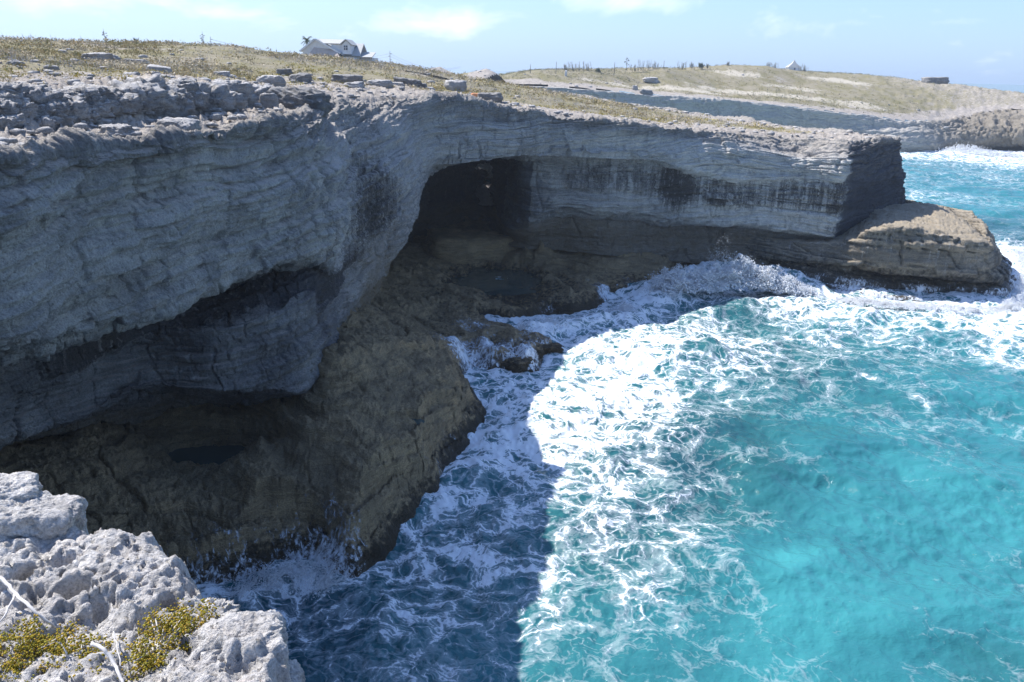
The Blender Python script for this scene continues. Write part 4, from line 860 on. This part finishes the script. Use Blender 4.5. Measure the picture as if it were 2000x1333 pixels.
# main gable facing us: ridge at px 622, eaves 596..664
w_ = MB(); w_.prism([(hx(598), zb), (hx(662), zb), (hx(662), hzz(108)), (hx(621), hzz(85.5)), (hx(598), hzz(103))], 0, 9); w_.box(hx(655), hx(694), 1.0, 8.5, zb, hzz(110)); w_.box(hx(694), hx(716), 2.2, 8, zb, hzz(112.5)); w_.build('wall', M_wh, rt)
def slab(m, xa, za, xb, zb_, y0, y1, th=.14):
    dx, dz = xb-xa, zb_-za; L_n = math.hypot(dx, dz); nx_, nz_ = -dz/L_n*th, dx/L_n*th
    if nz_ < 0: nx_, nz_ = -nx_, -nz_
    return m.prism([(xa, za), (xb, zb_), (xb+nx_, zb_+nz_), (xa+nx_, za+nz_)], y0, y1)
r1m = MB(); slab(r1m, hx(594), hzz(106), hx(621), hzz(85), -.35, 9.3); slab(r1m, hx(621), hzz(85), hx(670), hzz(110.5), -.35, 9.3); rf = r1m.build('roof', M_roof, rt)
tr = MB(); slab(tr, hx(594), hzz(106.6), hx(621), hzz(85.8), -.42, -.36, .26); slab(tr, hx(621), hzz(85.8), hx(664), hzz(108.4), -.42, -.36, .26); tr.build('barge_board', M_wh, rf)
r2m = MB(); r2m.prismx([(.8, hzz(112)), (4.6, hzz(90)), (4.6, hzz(90)+.15), (.6, hzz(112)+.12)], hx(640), hx(697)); r2m.prismx([(4.6, hzz(90)), (8.8, hzz(112)), (9., hzz(112)+.12), (4.6, hzz(90)+.15)], hx(622), hx(697)); r2m.build('roof', M_roof, rt)
por = MB(); por.poly([(hx(608), -1.6, hzz(116)), (hx(668), -1.6, hzz(116)), (hx(656), -.02, hzz(101)), (hx(618), -.02, hzz(98)), (hx(608), -1.6, hzz(116)-.15), (hx(668), -1.6, hzz(116)-.15), (hx(656), -.02, hzz(101)-.15), (hx(618), -.02, hzz(98)-.15)], [(0, 1, 2, 3), (7, 6, 5, 4), (0, 4, 5, 1), (1, 5, 6, 2), (2, 6, 7, 3), (3, 7, 4, 0)]); por.build('porch_roof', M_roof2, rt)
pw = MB(); pw.box(hx(610), hx(692), -1.45, -1.3, zb, hzz(113.5)); pw.build('porch_wall', M_wh, rt)
dm = MB(); dm.prism([(hx(668), hzz(108)), (hx(682.5), hzz(108)), (hx(682.5), hzz(92)), (hx(675), hzz(84.5)), (hx(668), hzz(92))], -.1, 4.6); dm.box(hx(648), hx(668), .3, 4.4, hzz(106), hzz(91.5)); d_ = dm.build('dormer', M_wh, rt)
dr = MB(); slab(dr, hx(664), hzz(93), hx(675), hzz(84), -.4, 4.8, .1); slab(dr, hx(675), hzz(84), hx(685.5), hzz(93), -.4, 4.8, .1); dr.prismx([(.1, hzz(92)), (2.6, hzz(84.5)), (2.6, hzz(84.5)+.12), (0, hzz(92)+.12)], hx(622), hx(672)); dr.build('dormer_roof', M_roof, d_)
wn = MB(); wn.box(hx(671), hx(677.3), -.16, -.12, hzz(101), hzz(93.8)); wo = wn.build('window', M_dk, rt); wf = MB(); wf.box(hx(674)-.03, hx(674)+.03, -.19, -.165, hzz(101), hzz(93.8)); wf.box(hx(671), hx(677.3), -.215, -.195, hzz(97.4)-.03, hzz(97.4)+.03); wf.build('frame', M_wh, wo)
er = MB(); er.prismx([(1.0, hzz(113)), (4.8, hzz(104)), (4.8, hzz(104)+.12), (.9, hzz(113)+.12)], hx(682), hx(718)); er.build('lean_to_roof', M_roof, rt)
for a in (697.5, 706.5):
    q_ = MB(); q_.box(hx(a), hx(a+3.5), 2.12, 2.16, hzz(120.5), hzz(118)); q_.build('window', M_dk, rt)

# pyramid roofed white pavilion far off
YC = 348.; cp = aty(1552, 139, YC); k = YC/F; rt = empty('white_pavilion', cp); tag(rt, 'small white building with a steep pyramid roof on the far skyline', 'building')
w_ = MB(); w_.box(-11*k, 10*k, 0, 18*k, -2, 6.5*k); w_.box(-5*k, 17*k, -5*k, 0-.01, -2, 1.6*k); w_.build('wall', M_wh, rt)
w_ = MB(); w_.poly([(-13*k, -1*k, 6*k), (11*k, -1*k, 6*k), (11*k, 19*k, 6*k), (-13*k, 19*k, 6*k), (-4*k, 4*k, 13.5*k), (3*k, 4*k, 13.5*k), (3*k, 12*k, 13.5*k), (-4*k, 12*k, 13.5*k), (-.4*k, 8*k, 19.5*k)], [(3, 2, 1, 0), (0, 1, 5, 4), (1, 2, 6, 5), (2, 3, 7, 6), (3, 0, 4, 7), (4, 5, 8), (5, 6, 8), (6, 7, 8), (7, 4, 8)]); w_.build('roof', M_roof, rt)
w_ = MB(); w_.box(-2*k, 1*k, -.08, -.03, 2.0*k, 5*k); w_.build('window', M_dk, rt)
# small white marker post on the far slope
q = on_ground(1105, 150); 
if q: 
    o = MB().box(-.35, .35, -.35, .35, -.5, 1.6).poly([(-.45, -.45, 1.6), (.45, -.45, 1.6), (.45, .45, 1.6), (-.45, .45, 1.6), (0, 0, 2.0)], [(0, 1, 4), (1, 2, 4), (2, 3, 4), (3, 0, 4), (3, 2, 1, 0)]).build('marker_post', M_conc); o.location = q[0]; tag(o, 'little white marker post low on the far slope', 'post')

# utility poles with cross arms, and the wires
POLES = [(413,96,72,104,'tall utility pole with cross arms by the feathery flower stalk on the left hill',1),(762,122,100,150,'utility pole standing alone right of the white house',1),
         (1036,137,126,250,'shortest distant pole before the far scrub',0),(1086,138,121,252,'distant pole left of the grey thicket on the far skyline',0),(1200,136,122,290,'far pole between the thicket and the flowering stalk',0),(1296,136,119,300,'far pole at the right end of the tall bushes',0)]
tops = []
for px, yb, yt, Yd, lab, arm in POLES:
    p0 = aty(px, yb, Yd); p1 = aty(px, yt, Yd); k = Yd/F; root = empty('utility_pole', (p0[0], p0[1], p0[2]-1)); tag(root, lab, 'utility pole', 'poles along the skyline')
    hgt = p1[2]-p0[2]+1; V_, T_ = tube_np([(0, 0, 0), (0, 0, hgt)], [.55*k, .42*k], 8); mesh_np('shaft', V_, T_, M_pole, root)
    if arm:
        for zz, x0, x1 in ((hgt-4.5*k, -.3*k, 3.6*k), (hgt-9*k, -3*k, .6*k), (hgt-15*k, -.3*k, 3*k)):
            MB().box(x0, x1, -.3*k, .3*k, zz-.3*k, zz+.3*k).build('cross_arm', M_pole, root)
    tops.append((p0[0], p0[1], p0[2]-1+hgt, k))
m_, t, b = material('wire'); setin(t, b, 'Base Color', (.22, .24, .27)); M_wire = m_
def wire(a, b_, sag, rad, lab, grp):
    a = np.array(a); b_ = np.array(b_); tt = np.linspace(0, 1, 24)[:, None]; q = a*(1-tt)+b_*tt; q[:, 2] -= (sag*4*tt*(1-tt))[:, 0]
    V_, T_ = tube_np(q, rad, 4); c_ = a; o = mesh_np('overhead_wire', V_-c_, T_, M_wire); o.location = c_; tag(o, lab, 'wire', grp)
t0, t1_ = tops[0], tops[1]
for i, (dz, w_) in enumerate(((4.5, 'top'), (9, 'middle'), (15, 'lowest'))):
    wire((t0[0], t0[1], t0[2]-dz*t0[3]), (t1_[0]-8, t1_[1]+14, t1_[2]-dz*t1_[3]*.6), 1.2, .016, w_+' wire sagging from the left hill pole toward the house', 'wires strung across the plateau')
    if i < 2:
        wire((t1_[0], t1_[1], t1_[2]-dz*t1_[3]), (t1_[0]-14, t1_[1]+6, t1_[2]-dz*t1_[3]-1.), .5, .016, w_+' wire from the lone pole back toward the house', 'wires strung across the plateau')
        e_ = aty(900, 128, 215); wire((t1_[0], t1_[1], t1_[2]-dz*t1_[3]), (e_[0], e_[1], e_[2]-dz*.05), 1.5, .018, w_+' wire running right from the lone pole behind the ridge', 'wires strung across the plateau')

# plants on the skyline
M_ag = plain('agave_leaf', (.06, .085, .055)); M_st = plain('flower_stalk', (.13, .13, .10)); M_palm = plain('palm_leaf', (.10, .13, .05))
def blade(base, d, L, wdt, droop, n=5):
    base = np.array(base, float); d = np.array(d, float); d /= np.linalg.norm(d); sdv = np.cross(d, [0, 0, 1]); sdv /= max(np.linalg.norm(sdv), 1e-6); V = []; T = []
    for i in range(n):
        f = i/(n-1); p = base+d*L*f-np.array([0, 0, droop*f*f]); w2 = wdt*(1-f)**.7*.5
        V += [p-sdv*w2, p+sdv*w2, p+[0, 0, -w2*.6]]
    for i in range(n-1):
        a = i*3; T += [(a, a+1, a+4), (a, a+4, a+3), (a+1, a+2, a+5), (a+1, a+5, a+4), (a+2, a, a+3), (a+2, a+3, a+5)]
    return np.array(V), np.array(T)
p0 = aty(266, 84, 95); k = 95/F; root = empty('agave', (p0[0], p0[1], p0[2]-.1)); tag(root, 'dark spiky agave rosette on top of the left hill', 'agave')
lv_ = []
for i in range(34):
    a = rng.uniform(0, 6.3); e_ = rng.uniform(.25, 1.3); lv_.append(blade((0, 0, 0), (math.cos(a)*math.cos(e_), math.sin(a)*math.cos(e_), math.sin(e_)), rng.uniform(10, 15)*k, 2.6*k, 0))
V_, T_ = merge(lv_); mesh_np('leaf_rosette', V_, T_, M_ag, root)
def stalk(px, yb, yt, Yd, n, lab):
    p0 = aty(px, yb, Yd); k = Yd/F; hgt = (yb-yt)*k; root = empty('flower_stalk', (p0[0], p0[1], p0[2]-.3)); tag(root, lab, 'flower stalk', 'tall flower stalks on the skyline')
    V_, T_ = tube_np([(0, 0, 0), (-.02*hgt, 0, hgt*.5), (-.06*hgt, 0, hgt+.3)], [.5*k, .4*k, .2*k], 5); mesh_np('stem', V_, T_, M_st, root)
    tb = []; cl_ = []
    for i in range(n):
        f = .35+.62*i/n; a = rng.uniform(0, 6.3); L_n = (1-f*.55)*7*k*rng.uniform(.6, 1.1); zz = f*hgt; b0 = np.array([-.05*hgt*f, 0, zz]); b1 = b0+[math.cos(a)*L_n, math.sin(a)*L_n, L_n*.35]
        V_, T_ = tube_np([b0, b1], [.22*k, .15*k], 4); sh = mesh_np('side_shoot', V_, T_, M_st, root); V_, T_ = rock_mesh((2.6*k, 2.6*k, 1.4*k), i, 2); mesh_np('flower_cluster', V_+b1, T_, M_st, sh)
stalk(207, 85, 60, 97, 13, 'tall branching flower stalk left of the agave rosette'); stalk(399, 91, 65, 101, 11, 'branching flower stalk just left of the hill pole')
stalk(160, 84, 72, 96, 5, 'short bare flower stalk at the far left of the hill'); stalk(1224, 136, 114, 292, 9, 'distant flower stalk among the far bushes')
# palm beside the house
p0 = aty(599, 92, 140); k = 140/F; root = empty('palm_tree', (p0[0], p0[1], p0[2]-1.4)); tag(root, 'windswept palm behind the left gable of the white house', 'palm')
V_, T_ = tube_np([(0, 0, -1), (0, 0, 1), (.1, 0, 2.4)], [.16, .13, .12], 8); mesh_np('trunk', V_, T_, M_pole, root)
fr_ = []
for i in range(26):
    a = rng.uniform(0, 6.3); e_ = rng.uniform(-.25, 1.1); L_n = rng.uniform(10, 17)*k; d = np.array([math.cos(a)*math.cos(e_), math.sin(a)*math.cos(e_), math.sin(e_)]); dr_ = L_n*.45
    sp = np.array([[.1, 0, 2.4]+d*L_n*f-np.array([0, 0, dr_*f*f]) for f in np.linspace(0, 1, 9)])
    for j in range(1, 9):
        for sgn in (-1, 1):
            sv = np.cross(d, [0, 0, 1.]); sv /= np.linalg.norm(sv); fr_.append(blade(sp[j], sv*sgn+d*.9+[0, 0, -.3], L_n*.28, .09, .1, 3))
    fr_.append(tube_np(sp, np.linspace(.03, .01, 9), 4))
V_, T_ = merge(fr_); mesh_np('crown', V_, T_, M_palm, root)
# wind-combed casuarina bushes on the far skyline, each its own
BU = [(1105,138,12,292,'g',.7),(1120,138,16,292,'g',1),(1136,139,18,293,'g',1),(1150,139,17,293,'g',1),(1168,139,6,292,'d',.6),(1240,137,12,300,'g',1),(1256,136,17,300,'g',1),(1270,136,19,302,'g',1),(1283,137,16,302,'g',1),
      (1332,134,13,312,'g',.9),(1352,131,9,320,'g',.8),(1370,130,8,322,'d',.8),(1382,131,6,322,'g',.6),(1422,127,5,330,'g',.9),(1500,131,9,332,'g',1),(1515,133,10,333,'g',1),(1565,141,15,346,'g',1),(1572,141,11,346,'g',.8)]
WH = ['at the left end of the far thicket','second in the far thicket','tallest of the far thicket','near the right end of the far thicket','round and dark between the thicket and a far pole','first right of the distant flower stalk','second right of the distant flower stalk',
      'tallest in the row right of the distant flower stalk','last before the far pole','lone and leaning on the rise right of the far poles','low and grey on the grassy rise','dark and rounded beside the low grey one','thin wisp right of the dark rounded one','small on the crest above the pale sand',
      'on the shoulder left of the pyramid roofed building','just left of the pyramid roofed building on the downslope','close against the right side of the pyramid roofed building','shorter at the outer right of the pyramid roofed building','first small tuft on the middle ridge','second small tuft on the middle ridge','grey and spindly on the middle ridge']
for i, (px, yb, hp_, Yd, kd, wd) in enumerate(BU):
    p0 = aty(px, yb, Yd); k = Yd/F; hgt = hp_*k*.5+hp_*k*.35; root = empty('bush', (p0[0], p0[1], p0[2]-.5)); tag(root, 'wispy grey green bush '+WH[i] if kd == 'g' else 'bush '+WH[i], 'bush', 'bushes on the far skyline')
    bl_ = []; tb = []; ti = []
    for j in range(9 if kd == 'g' else 14):
        a = rng.uniform(0, 6.3); lean = np.array([rng.uniform(-.35, .2), rng.uniform(-.3, .3), 1.]); b0 = np.array([math.cos(a)*1.5, math.sin(a), 0])*hp_*k*.42*wd*rng.random(); b1 = b0+lean*(hgt+.5)*rng.uniform(.6, 1.12)*(1 if kd == 'g' else .7)
        tb.append(tube_np([b0, b1], [.05, .02], 4))
        for q_ in range(26):
            f = rng.uniform(.15, 1); c_ = b0*(1-f)+b1*f+rng.normal(size=3)*(.16 if kd == 'g' else .42)*(1.25-f); d = rng.normal(size=3)*.6+[-.3, 0, .8]; bl_.append(blade(c_, d, rng.uniform(.35, .9), .07 if kd == 'g' else .2, .05, 3))
    V_, T_ = merge(bl_); n_ = len(V_); c0 = np.array((.27, .27, .23) if kd == 'g' else (.10, .12, .06)); mesh_np('foliage', V_, T_, M_tint, root, {'tint': c0*(.7+.7*rng.random((n_, 1)))}); V_, T_ = merge(tb); mesh_np('stems', V_, T_, M_pole, root)

# ------------------------------------------------------------------ inside the cave
for px, py, z, w_, h_, lab, sd_ in ((915,500,1.2,9.5,4.6,'large rounded brown boulder on the cave floor',31),(978,495,1.6,4.6,3.6,'smaller brown boulder right of the large one in the cave',32),(870,470,2.5,4.,2.6,'dim boulder at the left back of the cave',33)):
    q = atz(px, py, z); q[1] += 0; rock('cave_boulder', q, (w_, w_*.8, h_), .3, sd_, M_shelf, 5, label=lab, cat='boulder', group='boulders in the cave', box=.4, rough=.14)
rock('cave_pedestal', (CP[0]-.3, CP[1]+.6, 5.6), (3.4, 2.4, 3.4), .4, 41, M_near_d, 5, label='pale rock high at the back of the cave lit by a shaft of sun', cat='rock', box=.3, rough=.25)

# ------------------------------------------------------------------ sea air
bm = MB().box(-700, 700, -300, 1500, -8, 34); hz_o = bm.build('haze', None)
hz_o.data.materials.clear(); m_ = bpy.data.materials.new('sea_haze'); m_.use_nodes = True; t = NT(m_.node_tree); t.n.clear()
vp = t.new('ShaderNodeVolumePrincipled', {'Color': (.78, .88, 1., 1), 'Density': .0003, 'Anisotropy': .3}); ou = t.new('ShaderNodeOutputMaterial'); t.l.new(vp.outputs[0], ou.inputs['Volume'])
hz_o.data.materials.append(m_); tag(hz_o, 'thin sea haze over the bay', 'haze', None, 'stuff')

# wet boulders in the run-off beside the breakers
for i, (px, py, w_, h_, lab) in enumerate(((888,705,1.9,1.5,'dark wet boulder under the waterfall at the shelf corner'),(930,690,2.4,1.3,'broad wet boulder draped in white water in the middle of the run-off'),(978,704,1.7,1.0,'low wet rock between the broad boulder and the outer skerry'),
        (1012,716,1.9,1.1,'wet rock nearest the open water at the foot of the run-off'),(1035,694,2.1,1.2,'rounded wet rock just behind the outermost one'),(1072,684,1.9,.7,'flat skerry at the outer tip of the run-off rocks'),(950,664,1.7,1.0,'wet rock at the head of the run-off against the channel'),
        (1188,572,1.8,1.8,'upright dark rock with water pouring down beside the cave pool'),(1245,556,2.2,1.6,'dark rock swallowed by spray at the foot of the right wall'),(1140,586,2.0,1.3,'brown rounded rock on the outer lip of the cave pool'),(1095,600,1.8,1.1,'small brown rock on the cave pool lip nearest the breakers'))):
    q = atz(px, py, .1); rock('wet_boulder', q, (w_, w_*.8, h_), i*1.3, 300+i, M_shelf, 5, label=lab, cat='boulder', group='wet boulders by the breakers', box=.3, rough=.25, pit=.35)
